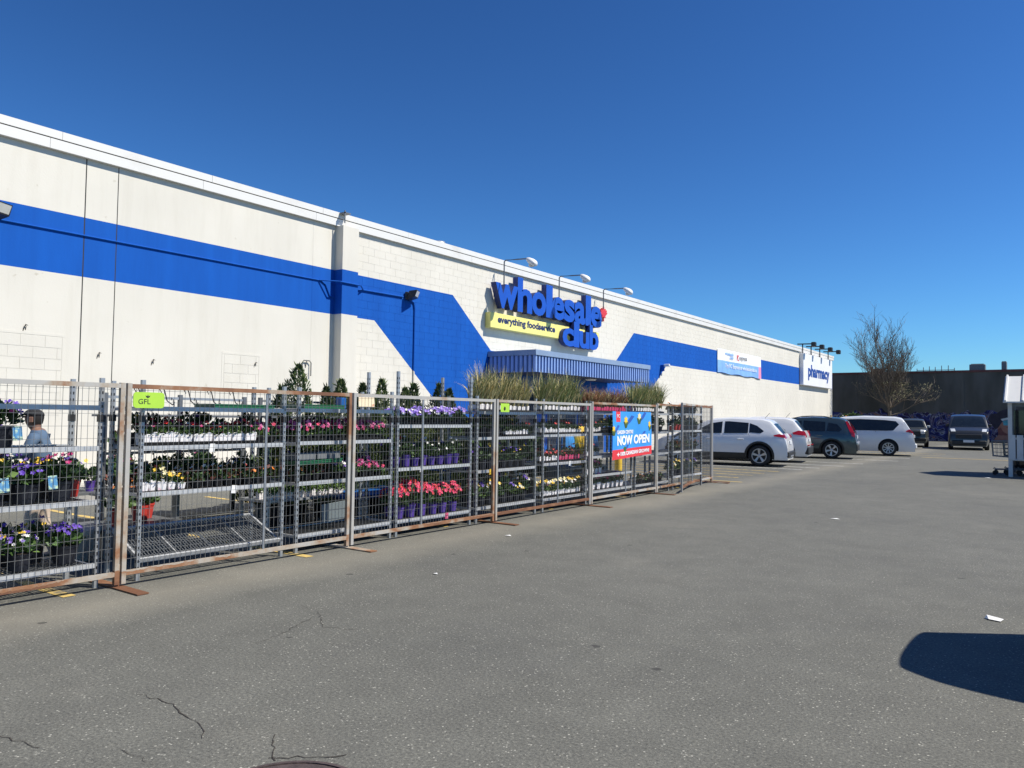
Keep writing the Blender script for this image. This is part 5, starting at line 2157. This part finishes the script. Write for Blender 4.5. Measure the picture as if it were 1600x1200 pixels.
crossover = dict(L=4.38, W=1.82, H=1.58, belt=1.00, paint='paint_white', rad=.345, axles=(.86, 3.50), sill=.43, roofw=.69, spokes=5,
                 prof=[(0, .60), (.03, .84), (.06, .96), (.14, 1.06), (.46, 1.40), (.56, 1.50), (.78, 1.555), (1.7, 1.59), (2.35, 1.55), (2.75, 1.43), (3.40, 1.07), (3.6, 1.03), (4.05, .92), (4.28, .78), (4.38, .55)],
                 windows=[[(.72, 1.14), (.95, 1.31), (1.18, 1.39), (1.18, 1.09), (.82, 1.07)], [(1.22, 1.07), (1.22, 1.40), (1.85, 1.445), (1.98, 1.44), (1.98, 1.05)], [(2.06, 1.05), (2.06, 1.435), (2.45, 1.37), (3.05, 1.04)]],
                 seams=[(2.02, .36, 1.04), (3.05, .42, 1.02), (1.20, .60, 1.05)], handles=(1.45, 2.45),
                 rear_glass=[(.15, .0), (.15, .62), (.22, .64), (.45, .54), (.45, 0)], wind=[(2.78, 0), (2.78, .50), (3.36, .66), (3.42, .0)],
                 tail_side=[[(.055, .93), (.40, .98), (.42, 1.02), (.25, 1.06), (.08, 1.02)]], tail_top=[[(.06, .40), (.06, .80), (.15, .78), (.15, .50)]],
                 head_top=[[(3.95, .55), (3.98, .76), (4.25, .68), (4.27, .42)]], mirror=(2.95, 1.02), antenna=.82,
                 boxes=[('rear_bumper', 'trim_black', (-.05, .10, -.80, .80, .30, .50), .03), ('licence_plate', 'plate', (-.012, .03, -.2, .2, .72, .83), .004), ('skid_plate', 'alloy', (-.055, .02, -.35, .35, .30, .38), .02)])
crossover2 = dict(crossover, paint='paint_pearl', L=4.42, H=1.62,
                  prof=[(0, .58), (.03, .80), (.05, 1.0), (.12, 1.10), (.40, 1.44), (.50, 1.54), (.72, 1.60), (1.7, 1.63), (2.35, 1.59), (2.75, 1.46), (3.40, 1.09), (3.6, 1.05), (4.05, .94), (4.30, .80), (4.42, .55)],
                  tail_side=[[(.05, .96), (.45, 1.0), (.50, 1.06), (.30, 1.14), (.09, 1.12)]], tail_top=[[(.05, .46), (.05, .82), (.13, .80), (.13, .5)]],
                  boxes=[('rear_bumper', 'trim_black', (-.06, .10, -.82, .82, .30, .56), .03), ('reflector', 'tail_red', (-.065, .0, -.78, -.45, .60, .64), .006), ('reflector', 'tail_red', (-.065, .0, .45, .78, .60, .64), .006),
                         ('licence_plate', 'plate', (-.012, .03, -.2, .2, .74, .85), .004)])
suv = dict(L=4.55, W=1.82, H=1.66, belt=1.04, paint='paint_slate', rad=.345, axles=(.90, 3.52), sill=.40, roofw=.72, spokes=5, rail=(.9, 2.4),
           prof=[(0, .62), (.03, .86), (.05, 1.02), (.10, 1.10), (.34, 1.50), (.42, 1.58), (.65, 1.64), (1.6, 1.67), (2.4, 1.62), (2.8, 1.49), (3.45, 1.12), (3.7, 1.07), (4.2, .95), (4.45, .80), (4.55, .55)],
           windows=[[(.52, 1.16), (.70, 1.37), (1.02, 1.43), (1.08, 1.10), (.62, 1.09)], [(1.14, 1.09), (1.14, 1.46), (1.95, 1.50), (1.95, 1.08)], [(2.03, 1.08), (2.03, 1.49), (2.45, 1.43), (3.08, 1.08)]],
           seams=[(1.99, .40, 1.07), (3.10, .45, 1.05), (1.11, .62, 1.08)], handles=(1.35, 2.35),
           rear_glass=[(.11, 0), (.11, .60), (.16, .63), (.34, .55), (.34, 0)], wind=[(2.85, 0), (2.85, .52), (3.42, .68), (3.46, 0)],
           tail_side=[[(.05, .86), (.16, .90), (.24, 1.08), (.40, 1.48), (.34, 1.50), (.16, 1.24), (.07, 1.04)]], tail_top=[[(.06, .66), (.06, .82), (.34, .66), (.33, .58), (.12, .66)]],
           head_top=[[(4.05, .55), (4.08, .76), (4.38, .68), (4.40, .42)]], mirror=(2.95, 1.05),
           boxes=[('rear_bumper', 'trim_black', (-.05, .10, -.80, .80, .32, .56), .03), ('bumper_step', 'alloy', (-.065, .06, -.78, .78, .57, .68), .02), ('licence_plate', 'plate', (-.012, .03, -.2, .2, .80, .92), .004)])
minivan = dict(L=5.15, W=2.0, H=1.74, belt=1.08, paint='paint_pearl', rad=.345, axles=(1.05, 4.10), roofw=.74, z0=.2, spokes=9,
               prof=[(0, .55), (.03, .72), (.06, .98), (.12, 1.08), (.42, 1.58), (.52, 1.68), (.8, 1.735), (2.0, 1.76), (2.9, 1.70), (3.4, 1.55), (4.2, 1.14), (4.4, 1.06), (4.85, .90), (5.08, .74), (5.15, .52)],
               windows=[[(.62, 1.38), (.75, 1.52), (1.2, 1.57), (2.2, 1.60), (2.9, 1.57), (3.35, 1.42), (3.72, 1.16), (3.3, 1.10), (1.1, 1.10), (.85, 1.12)]],
               seams=[(1.55, .45, 1.08), (2.75, .35, 1.08), (3.70, .40, 1.05)], handles=(2.95, 2.5), handle_mat='paint_pearl',
               rear_glass=[(.13, 0), (.13, .72), (.20, .74), (.43, .62), (.43, 0)], wind=[(3.4, 0), (3.4, .58), (4.15, .78), (4.22, 0)],
               tail_side=[[(.05, .98), (.16, 1.02), (.34, 1.06), (.36, 1.10), (.22, 1.18), (.12, 1.10)]], tail_top=[[(.06, .40), (.06, .86), (.14, .84), (.13, .5)]],
               head_top=[[(4.7, .55), (4.72, .80), (5.0, .72), (5.02, .42)]], mirror=(3.6, 1.12),
               boxes=[('rear_bumper', 'paint_pearl', (-.07, .10, -.88, .88, .34, .56), .04), ('licence_plate', 'plate', (-.012, .03, -.2, .2, .80, .92), .004)])
van = dict(L=5.3, W=1.98, H=2.18, belt=1.22, paint='paint_charcoal', rad=.34, axles=(1.1, 4.35), roofw=.84, z0=.2, spokes=5, ft=.12,
           prof=[(0, .6), (.03, .9), (.06, 1.5), (.10, 1.95), (.2, 2.10), (.5, 2.17), (2.0, 2.20), (3.3, 2.18), (3.7, 2.08), (4.0, 1.86), (4.55, 1.28), (4.7, 1.20), (5.1, 1.06), (5.24, .90), (5.3, .55)],
           windows=[[(3.0, 1.30), (3.0, 1.90), (3.55, 1.90), (4.2, 1.40), (4.25, 1.28)], [(1.6, 1.32), (1.6, 1.90), (2.9, 1.90), (2.9, 1.30)], [(.4, 1.34), (.4, 1.88), (1.5, 1.90), (1.5, 1.32)]],
           seams=[(2.95, .4, 2.0), (4.28, .45, 1.25)], handles=(3.2, 2.6),
           wind=[(3.78, 0), (3.78, .68), (4.50, .86), (4.58, 0)], head_top=[[(4.80, .66), (4.75, .88), (5.12, .83), (5.14, .62)]], mirror=(4.15, 1.30), mirror_mat='trim_black',
           boxes=[('grille', 'trim_black', (5.18, 5.31, -.62, .62, .62, .86), .02), ('front_bumper', 'trim_black', (5.1, 5.36, -.84, .84, .28, .54), .05), ('licence_plate', 'plate', (5.34, 5.372, -.26, .26, .42, .55), .004), ('roof_lip', 'paint_charcoal', (3.3, 3.9, -.7, .7, 2.0, 2.12), .03)])
jeep = dict(suv, paint='paint_olive', L=4.3, H=1.70, prof=[(0, .6), (.03, .9), (.06, 1.3), (.10, 1.6), (.2, 1.68), (1.6, 1.72), (2.4, 1.70), (2.7, 1.62), (3.1, 1.16), (3.3, 1.12), (4.1, 1.06), (4.25, .98), (4.3, .6)],
            axles=(.85, 3.45), rail=None, windows=[[(.3, 1.16), (.3, 1.55), (1.2, 1.56), (1.2, 1.14)], [(1.28, 1.14), (1.28, 1.56), (2.0, 1.56), (2.0, 1.12)], [(2.08, 1.12), (2.08, 1.55), (2.5, 1.52), (2.85, 1.14)]],
            seams=[(2.04, .4, 1.1)], handles=(1.4, 2.2), tail_side=[], tail_top=[], wind=[(2.74, 0), (2.74, .56), (3.06, .68), (3.1, 0)], mirror=(2.8, 1.18), mirror_mat='head_lens',
            head_top=[[(4.12, .50), (4.12, .74), (4.24, .70), (4.24, .48)]],
            boxes=[('grille', 'trim_black', (4.24, 4.31, -.5, .5, .62, .95), .02), ('front_bumper', 'trim_black', (4.2, 4.42, -.8, .8, .36, .56), .04), ('fog_light', 'head_lens', (4.26, 4.33, .5, .72, .78, .96), .02), ('fog_light', 'head_lens', (4.26, 4.33, -.72, -.5, .78, .96), .02)])
jeep.pop('rear_glass')


def park(spec, xr, ynear, name, label, cat, turn=.16):
    """nose to the facade: rear wheel centre at x=xr, near tyre face at y=ynear"""
    rz = math.pi + turn
    lx, ly = spec['axles'][0] - spec['L'] / 2, spec['W'] / 2
    wx, wy = lx * math.cos(rz) - ly * math.sin(rz), lx * math.sin(rz) + ly * math.cos(rz)
    return car(name, label, cat, spec, (xr - wx, ynear - wy, .004), rz)


park(crossover, -8.03, 24.85, 'parked_car', 'white crossover parked nearest the fence end with black wheel arches', 'car')
park(crossover2, -8.25, 28.0, 'parked_car', 'white crossover half hidden behind the nearest white car', 'car')
park(suv, -7.52, 32.15, 'parked_car', 'slate grey SUV with tall red tail lights and roof rails', 'car')
park(minivan, -6.30, 37.0, 'parked_minivan', 'white minivan with dark tinted side windows', 'minivan')
sq = lambda z: z if z < 1.2 else 1.2 + (z - 1.2) * .78
van_low = dict(van, H=1.96, prof=[(x, sq(z)) for x, z in van['prof']], windows=[[(x, sq(z)) for x, z in q] for q in van['windows']], seams=[(2.95, .4, 1.7), (4.28, .45, 1.25)], boxes=van['boxes'][:3])
car('parked_van', 'dark grey van parked facing the camera beside the mural', 'van', van_low, (-4.55, 51.3, .004), -math.pi / 2 + .10, 'vehicles by the graffiti wall')
car('parked_car', 'dark off-roader facing the camera, half hidden by the white minivan', 'car', jeep, (-7.75, 53.5, .004), -math.pi / 2 + .12, 'vehicles by the graffiti wall')
car('parked_van', 'van just outside the right edge whose shadow falls into the picture', 'van', dict(van, rt=.62, rl=1.3, roofw=.70, prof=[(0, .6), (.03, .9), (.08, 1.4), (.18, 1.78), (.36, 2.0), (.7, 2.15), (2.0, 2.20), (3.3, 2.18), (3.7, 2.08), (4.0, 1.86), (4.55, 1.28), (4.7, 1.20), (5.1, 1.06), (5.24, .90), (5.3, .55)]), (2.92, 6.48, .004), 0, 'vehicles outside the frame')

# flowering shrub at the foot of the far wall
t = thing('low_shrub', 'low leafy shrub with pale and orange blooms behind the white minivan', 'shrub', (-12.2, 58.0, 0))
put('foliage', bush(1.2, 1.95, 900, (Dk, G, Pl), 77), t)
tag(put('flowers', blooms(1.15, 1.85, 14, ('petal_white', 'petal_orange', 'petal_cream'), .08, 77), t), kind='stuff')

# ------------------------------------------------------------------ people
def person(name, label, loc, rz, J, E_, rad, regions, extras):
    """one continuous skinned body; regions maps a face centre to a material"""
    names = list(J)
    me = bpy.data.meshes.new('body')
    me.from_pydata([J[n] for n in names], [(names.index(a), names.index(b)) for a, b in E_], [])
    o = bpy.data.objects.new('tmp', me)
    COL.objects.link(o)
    o.modifiers.new('s', 'SKIN')
    sv = me.skin_vertices[0].data
    for i, n in enumerate(names):
        r = rad[n]
        sv[i].radius = r if isinstance(r, tuple) else (r, r)
        sv[i].use_root = n == 'pelvis'
    sb = o.modifiers.new('d', 'SUBSURF')
    sb.levels = sb.render_levels = 2
    dg = bpy.context.evaluated_depsgraph_get()
    out = bpy.data.meshes.new_from_object(o.evaluated_get(dg))
    bpy.data.objects.remove(o)
    out.materials.clear()
    ms = sorted(set(regions(Vector((0, 0, z / 50))) for z in range(0, 100)) | set(extras.get('mats', [])))
    for k in ms:
        out.materials.append(MATS[k])
    for p in out.polygons:
        p.use_smooth = True
        p.material_index = ms.index(regions(p.center))
    t = thing(name, label, 'person', loc, rz, None)
    put('body', out, t)
    return t


def base_joints(lean=0.0, step=.0, arms=((.25, .05), (.25, .05))):
    """facing +x; lean tips the upper body forward"""
    s, c = math.sin(lean), math.cos(lean)

    def up(x, y, z):
        zz = z - .92
        return (x * c + zz * s, y, .92 + zz * c - x * s)
    J = {'pelvis': (0, 0, .92), 'belly': up(0, 0, 1.05), 'chest': up(0, 0, 1.25), 'neck0': up(0, 0, 1.40), 'neck': up(.01, 0, 1.46), 'head': up(.03, 0, 1.55), 'crown': up(.03, 0, 1.66)}
    for sd, y in (('l', 1), ('r', -1)):
        st = step * y
        J['hip' + sd] = (0, .09 * y, .86)
        J['knee' + sd] = (.05 + st * .5, .10 * y, .48)
        J['ankle' + sd] = (st - .02, .10 * y, .09)
        J['toe' + sd] = (st + .16, .11 * y, .04)
        J['sh' + sd] = up(0, .19 * y, 1.36)
        fx, fz = arms[0 if y > 0 else 1]
        J['elb' + sd] = up(fx * .3, .23 * y, 1.10 + fz)
        J['wri' + sd] = up(fx, .20 * y, .92 + fz * 3)
        J['palm' + sd] = up(fx + .06, .19 * y, .88 + fz * 3.2)
        for k in range(4):
            J['f%d%s' % (k, sd)] = up(fx + .10 + .004 * k, (.165 + .018 * k) * y, .82 + fz * 3.2 - .006 * abs(k - 1.5))
        J['thumb' + sd] = up(fx + .11, .15 * y, .875 + fz * 3.2)
    E_ = [('pelvis', 'belly'), ('belly', 'chest'), ('chest', 'neck0'), ('neck0', 'neck'), ('neck', 'head'), ('head', 'crown')]
    rad = {'pelvis': (.15, .115), 'belly': (.145, .11), 'chest': (.165, .12), 'neck0': (.09, .075), 'neck': .052, 'head': (.078, .098), 'crown': (.062, .075)}
    for sd in 'lr':
        E_ += [('pelvis', 'hip' + sd), ('hip' + sd, 'knee' + sd), ('knee' + sd, 'ankle' + sd), ('ankle' + sd, 'toe' + sd), ('neck0', 'sh' + sd), ('sh' + sd, 'elb' + sd), ('elb' + sd, 'wri' + sd), ('wri' + sd, 'palm' + sd), ('palm' + sd, 'thumb' + sd)]
        E_ += [('palm' + sd, 'f%d%s' % (k, sd)) for k in range(4)]
        rad.update({'hip' + sd: .095, 'knee' + sd: .066, 'ankle' + sd: .048, 'toe' + sd: (.042, .034), 'sh' + sd: .066, 'elb' + sd: .047, 'wri' + sd: .032, 'palm' + sd: (.036, .022), 'thumb' + sd: .010})
        for k in range(4):
            rad['f%d%s' % (k, sd)] = .0095
    return J, E_, rad


def face_bits(t, J, cap_mat, hair_mat, lean):
    hd = Vector(J['head'])
    m = MB()
    rings = []
    for q in range(7):
        a = math.pi / 2 * q / 6
        r = math.cos(a)
        rings.append([(hd.x - .004 + .104 * max(r, .02) * math.cos(b), hd.y + .084 * max(r, .02) * math.sin(b), hd.z + .060 + .075 * math.sin(a)) for b in [2 * math.pi * k / 16 for k in range(16)]])
    m.loft(rings)
    m.build('cap' if cap_mat != hair_mat else 'hair', cap_mat, t, smooth=True)
    m = MB()
    rings = []
    for q in range(6):
        f = q / 5
        rings.append([(hd.x - .006 + .098 * math.cos(b) * (1 - .15 * f ** 2), hd.y + .083 * math.sin(b) * (1 - .15 * f ** 2), hd.z + .06 - .09 * f) for b in [math.pi * .5 + math.pi * k / 10 for k in range(11)]])
    m.loft(rings, cap=False, closed=False)
    m.build('hair', hair_mat, t, smooth=True)
    m = MB()
    m.add([(hd.x + .105, hd.y - .014, hd.z + .0), (hd.x + .105, hd.y + .014, hd.z + .0), (hd.x + .10, hd.y, hd.z + .05), (hd.x + .130, hd.y, hd.z + .006)], [(0, 3, 2), (3, 1, 2), (0, 1, 3)])
    m.build('nose', 'skin', t)
    for s in (-1, 1):
        m = MB()
        m.lathe([(.004, -.012), (.014, -.006), (.014, .006), (.004, .012)], 8, (hd.x + .088, hd.y + s * .034, hd.z + .045))
        m.build('eye', 'ink_black', t)
        m = MB()
        m.rbox(hd.x - .02, hd.x + .02, hd.y + s * .088 - .008, hd.y + s * .088 + .012, hd.z - .015, hd.z + .045, .005)
        m.build('ear', 'skin', t)
    m = MB()
    m.box(hd.x + .088, hd.x + .098, hd.y - .026, hd.y + .026, hd.z - .036, hd.z - .028)
    m.build('mouth', 'mural_shade', t)


ln = .14
J, E_, rad = base_joints(ln, .08, ((.34, .10), (.32, .09)))
hx = J['neck'][2]


def reg1(c):
    if c.z < .09:
        return 'shoe'
    if c.z < .93 and c.x < .30:
        return 'trousers_cream'
    if c.z > J['neck'][2] - .01 and c.x > -.1:
        return 'skin'
    if c.x > .33 and c.z < J['neck'][2] - .15:
        return 'skin'
    return 'shirt_blue'


p1 = person('person', 'person in dark cap, blue shirt and cream trousers standing among the plants', (-8.2, 3.50, .004), -math.pi * .70, J, E_, rad, reg1, {'mats': ['skin', 'shirt_blue']})
p1.scale = (.91, .91, .91)
face_bits(p1, J, 'cloth_black', 'hair', ln)

J2, E2, rad2 = base_joints(.10, .20, ((.22, .06), (.10, .02)))
rad2 = dict(rad2, chest=(.19, .145), belly=(.175, .135))


def reg2(c):
    if c.z < .09:
        return 'shoe'
    if c.z < .88 and abs(c.y) < .17:
        return 'denim'
    if c.z > J2['neck'][2]:
        return 'skin'
    if c.z < .93 and abs(c.y) > .15:
        return 'skin'
    return 'cloth_grey'


p2 = person('person', 'person in dark clothes walking behind the loose gate panel', (-8.15, 19.2, .004), math.pi * 1.15, J2, E2, rad2, reg2, {'mats': ['skin', 'cloth_grey']})
face_bits(p2, J2, 'hair', 'hair', .1)
m = MB()
m.rbox(-.30, -.12, -.16, .16, 1.02, 1.42, .05)
m.build('backpack', 'cloth_black', p2)

# ------------------------------------------------------------------ cart shelter on the right
SY = 25.9
sh = thing('cart_shelter', 'cart shelter with pale ribbed metal roof and slatted side at the right edge', 'shelter', (-1.32, SY, 0))
# roof: slopes up and away from the viewer
m = MB()
x0, x1 = -.10, 5.0
m.add([(x0, -.25, 2.08), (x1, -.25, 2.08), (x1, 1.0, 2.85), (x0, 1.0, 2.85), (x0, -.25, 2.12), (x1, -.25, 2.12), (x1, 1.0, 2.89), (x0, 1.0, 2.89)],
      [(0, 3, 2, 1), (4, 5, 6, 7), (0, 1, 5, 4), (1, 2, 6, 5), (2, 3, 7, 6), (3, 0, 4, 7)])
m.add([(x0, 2.25, 2.08), (x1, 2.25, 2.08), (x1, 1.0, 2.85), (x0, 1.0, 2.85), (x0, 2.25, 2.12), (x1, 2.25, 2.12), (x1, 1.0, 2.888), (x0, 1.0, 2.888)],
      [(0, 1, 2, 3), (4, 7, 6, 5), (0, 4, 5, 1), (1, 5, 6, 2), (2, 6, 7, 3), (3, 7, 4, 0)])
rf = m.build('roof', 'shed_white', sh)
for i in range(13):
    x = x0 + .02 + i * .41
    m = MB()
    m.add([(x, -.26, 2.10), (x + .07, -.26, 2.10), (x + .07, 1.0, 2.88), (x, 1.0, 2.88), (x + .015, -.26, 2.16), (x + .055, -.26, 2.16), (x + .055, 1.0, 2.94), (x + .015, 1.0, 2.94)],
          [(4, 5, 6, 7), (0, 1, 5, 4), (1, 2, 6, 5), (3, 0, 4, 7)])
    m.build('rib', 'shed_white', rf)
for x in (.0, 1.6, 3.2, 4.8):
    for y in (0, 2.0):
        m = MB()
        m.box(x, x + .10, y, y + .10, .0, 2.16)
        m.build('post', 'shed_white' if y == 0 else 'galv_dark', sh)
m = MB()
m.box(-.02, 4.95, .02, .08, 1.98, 2.08)
m.build('eave_beam', 'galv_dark', sh)
for i in range(26):
    x = .02 + i * .185
    m = MB()
    m.rbox(x, x + .155, -.035, -.008, .42 + .06, 1.18, .006)
    m.build('slat', 'shed_white', sh)
m = MB()
m.box(0, 4.9, -.006, .0, .46, .52)
m.box(0, 4.9, -.006, .0, 1.05, 1.11)
m.build('slat_rail', 'shed_white', sh)
m = MB()
m.box(.05, 4.9, 1.98, 1.995, .1, 1.9)
m.build('back_panel', 'glass_dark', sh)


def shopping_cart(loc, rz, label):
    t = thing('shopping_cart', label, 'cart', loc, rz, 'shopping carts in the shelter')
    m = MB()
    B = [(-.45, -.22, .55), (-.45, .22, .55), (.40, .26, .50), (.40, -.26, .50)]
    T = [(-.48, -.26, .98), (-.48, .26, .98), (.48, .30, 1.0), (.48, -.30, 1.0)]
    for Q in (B, T):
        m.tube(Q + [Q[0]], .012, 5)
    for i in range(4):
        a, b, c, d = Vector(B[i]), Vector(B[(i + 1) % 4]), Vector(T[i]), Vector(T[(i + 1) % 4])
        n = 9 if i % 2 else 6
        for k in range(n + 1):
            f = k / n
            m.tube([a.lerp(b, f), c.lerp(d, f)], .005, 3)
        for k in range(1, 4):
            f = k / 4
            m.tube([a.lerp(c, f), b.lerp(d, f)], .005, 3)
    for k in range(1, 7):
        f = k / 7
        m.tube([Vector(B[0]).lerp(Vector(B[3]), f), Vector(B[1]).lerp(Vector(B[2]), f)], .005, 3)
    m.build('basket', 'cart_steel', t)
    m = MB()
    for s in (-1, 1):
        m.tube([(.48, s * .28, 1.02), (.40, s * .26, .62), (.42, s * .26, .18), (-.40, s * .20, .16), (-.44, s * .2, .20)], .015, 6)
    m.tube([(.42, -.26, .18), (.42, .26, .18)], .012, 5)
    m.build('frame', 'cart_steel', t)
    m = MB()
    m.tube([(.52, -.30, 1.03), (.52, .30, 1.03)], .02, 8)
    m.build('handle', 'cart_red', t)
    for x, y in ((.40, .25), (.40, -.25), (-.40, .2), (-.40, -.2)):
        m = MB()
        m.tube([(x, y - .02, .065), (x, y + .02, .065)], .065, 12)
        m.build('wheel', 'rubber', t)
    return t


for i in range(5):
    shopping_cart((-1.28 + i * .30, SY + .75, .004), math.pi * 0, 'steel shopping cart in the shelter, %s' % ('sticking out furthest left', 'second from the left end', 'third from the left end', 'fourth from the left end', 'fifth from the left end')[i])
for i in range(3):
    shopping_cart((-1.05 + i * .32, SY + 1.5, .004), 0, 'steel shopping cart in the back line of the shelter, %s' % ('leftmost', 'second', 'third')[i])

# litter
m = MB()
m.add([(-.53, 7.06, .006), (-.50, 7.02, .010), (-.42, 7.00, .008), (-.40, 7.04, .020), (-.43, 7.09, .014), (-.50, 7.10, .022), (-.515, 7.075, .03)],
      [(0, 1, 6), (1, 2, 3), (1, 3, 6), (3, 4, 5), (3, 5, 6)])
tag(m.build('paper_scrap', 'paper'), 'crumpled white paper scrap on the asphalt above the dark shadow', 'litter')
for i, (x, y, s, lab) in enumerate(((-5.75, 7.95, .05, 'white scrap on the dusty asphalt beside the middle fence panel'), (-2.9, 12.6, .07, 'pale wrapper lying in the middle of the lot'), (-4.9, 5.6, .03, 'tiny pale leaf scrap near the fence foot'),
                                    (-1.75, 24.8, .10, 'white scrap beside the shelter shadow'))):
    m = MB()
    m.add([(-s, 0, .005), (0, -s * .6, .012), (s, .1 * s, .006), (.2 * s, s * .7, .015)], [(0, 1, 2), (0, 2, 3)])
    tag(m.build('paper_scrap', 'paper', loc=(x, y, 0)), lab, 'litter')
print('plants', POTN[0], 'objects', len(bpy.data.objects))
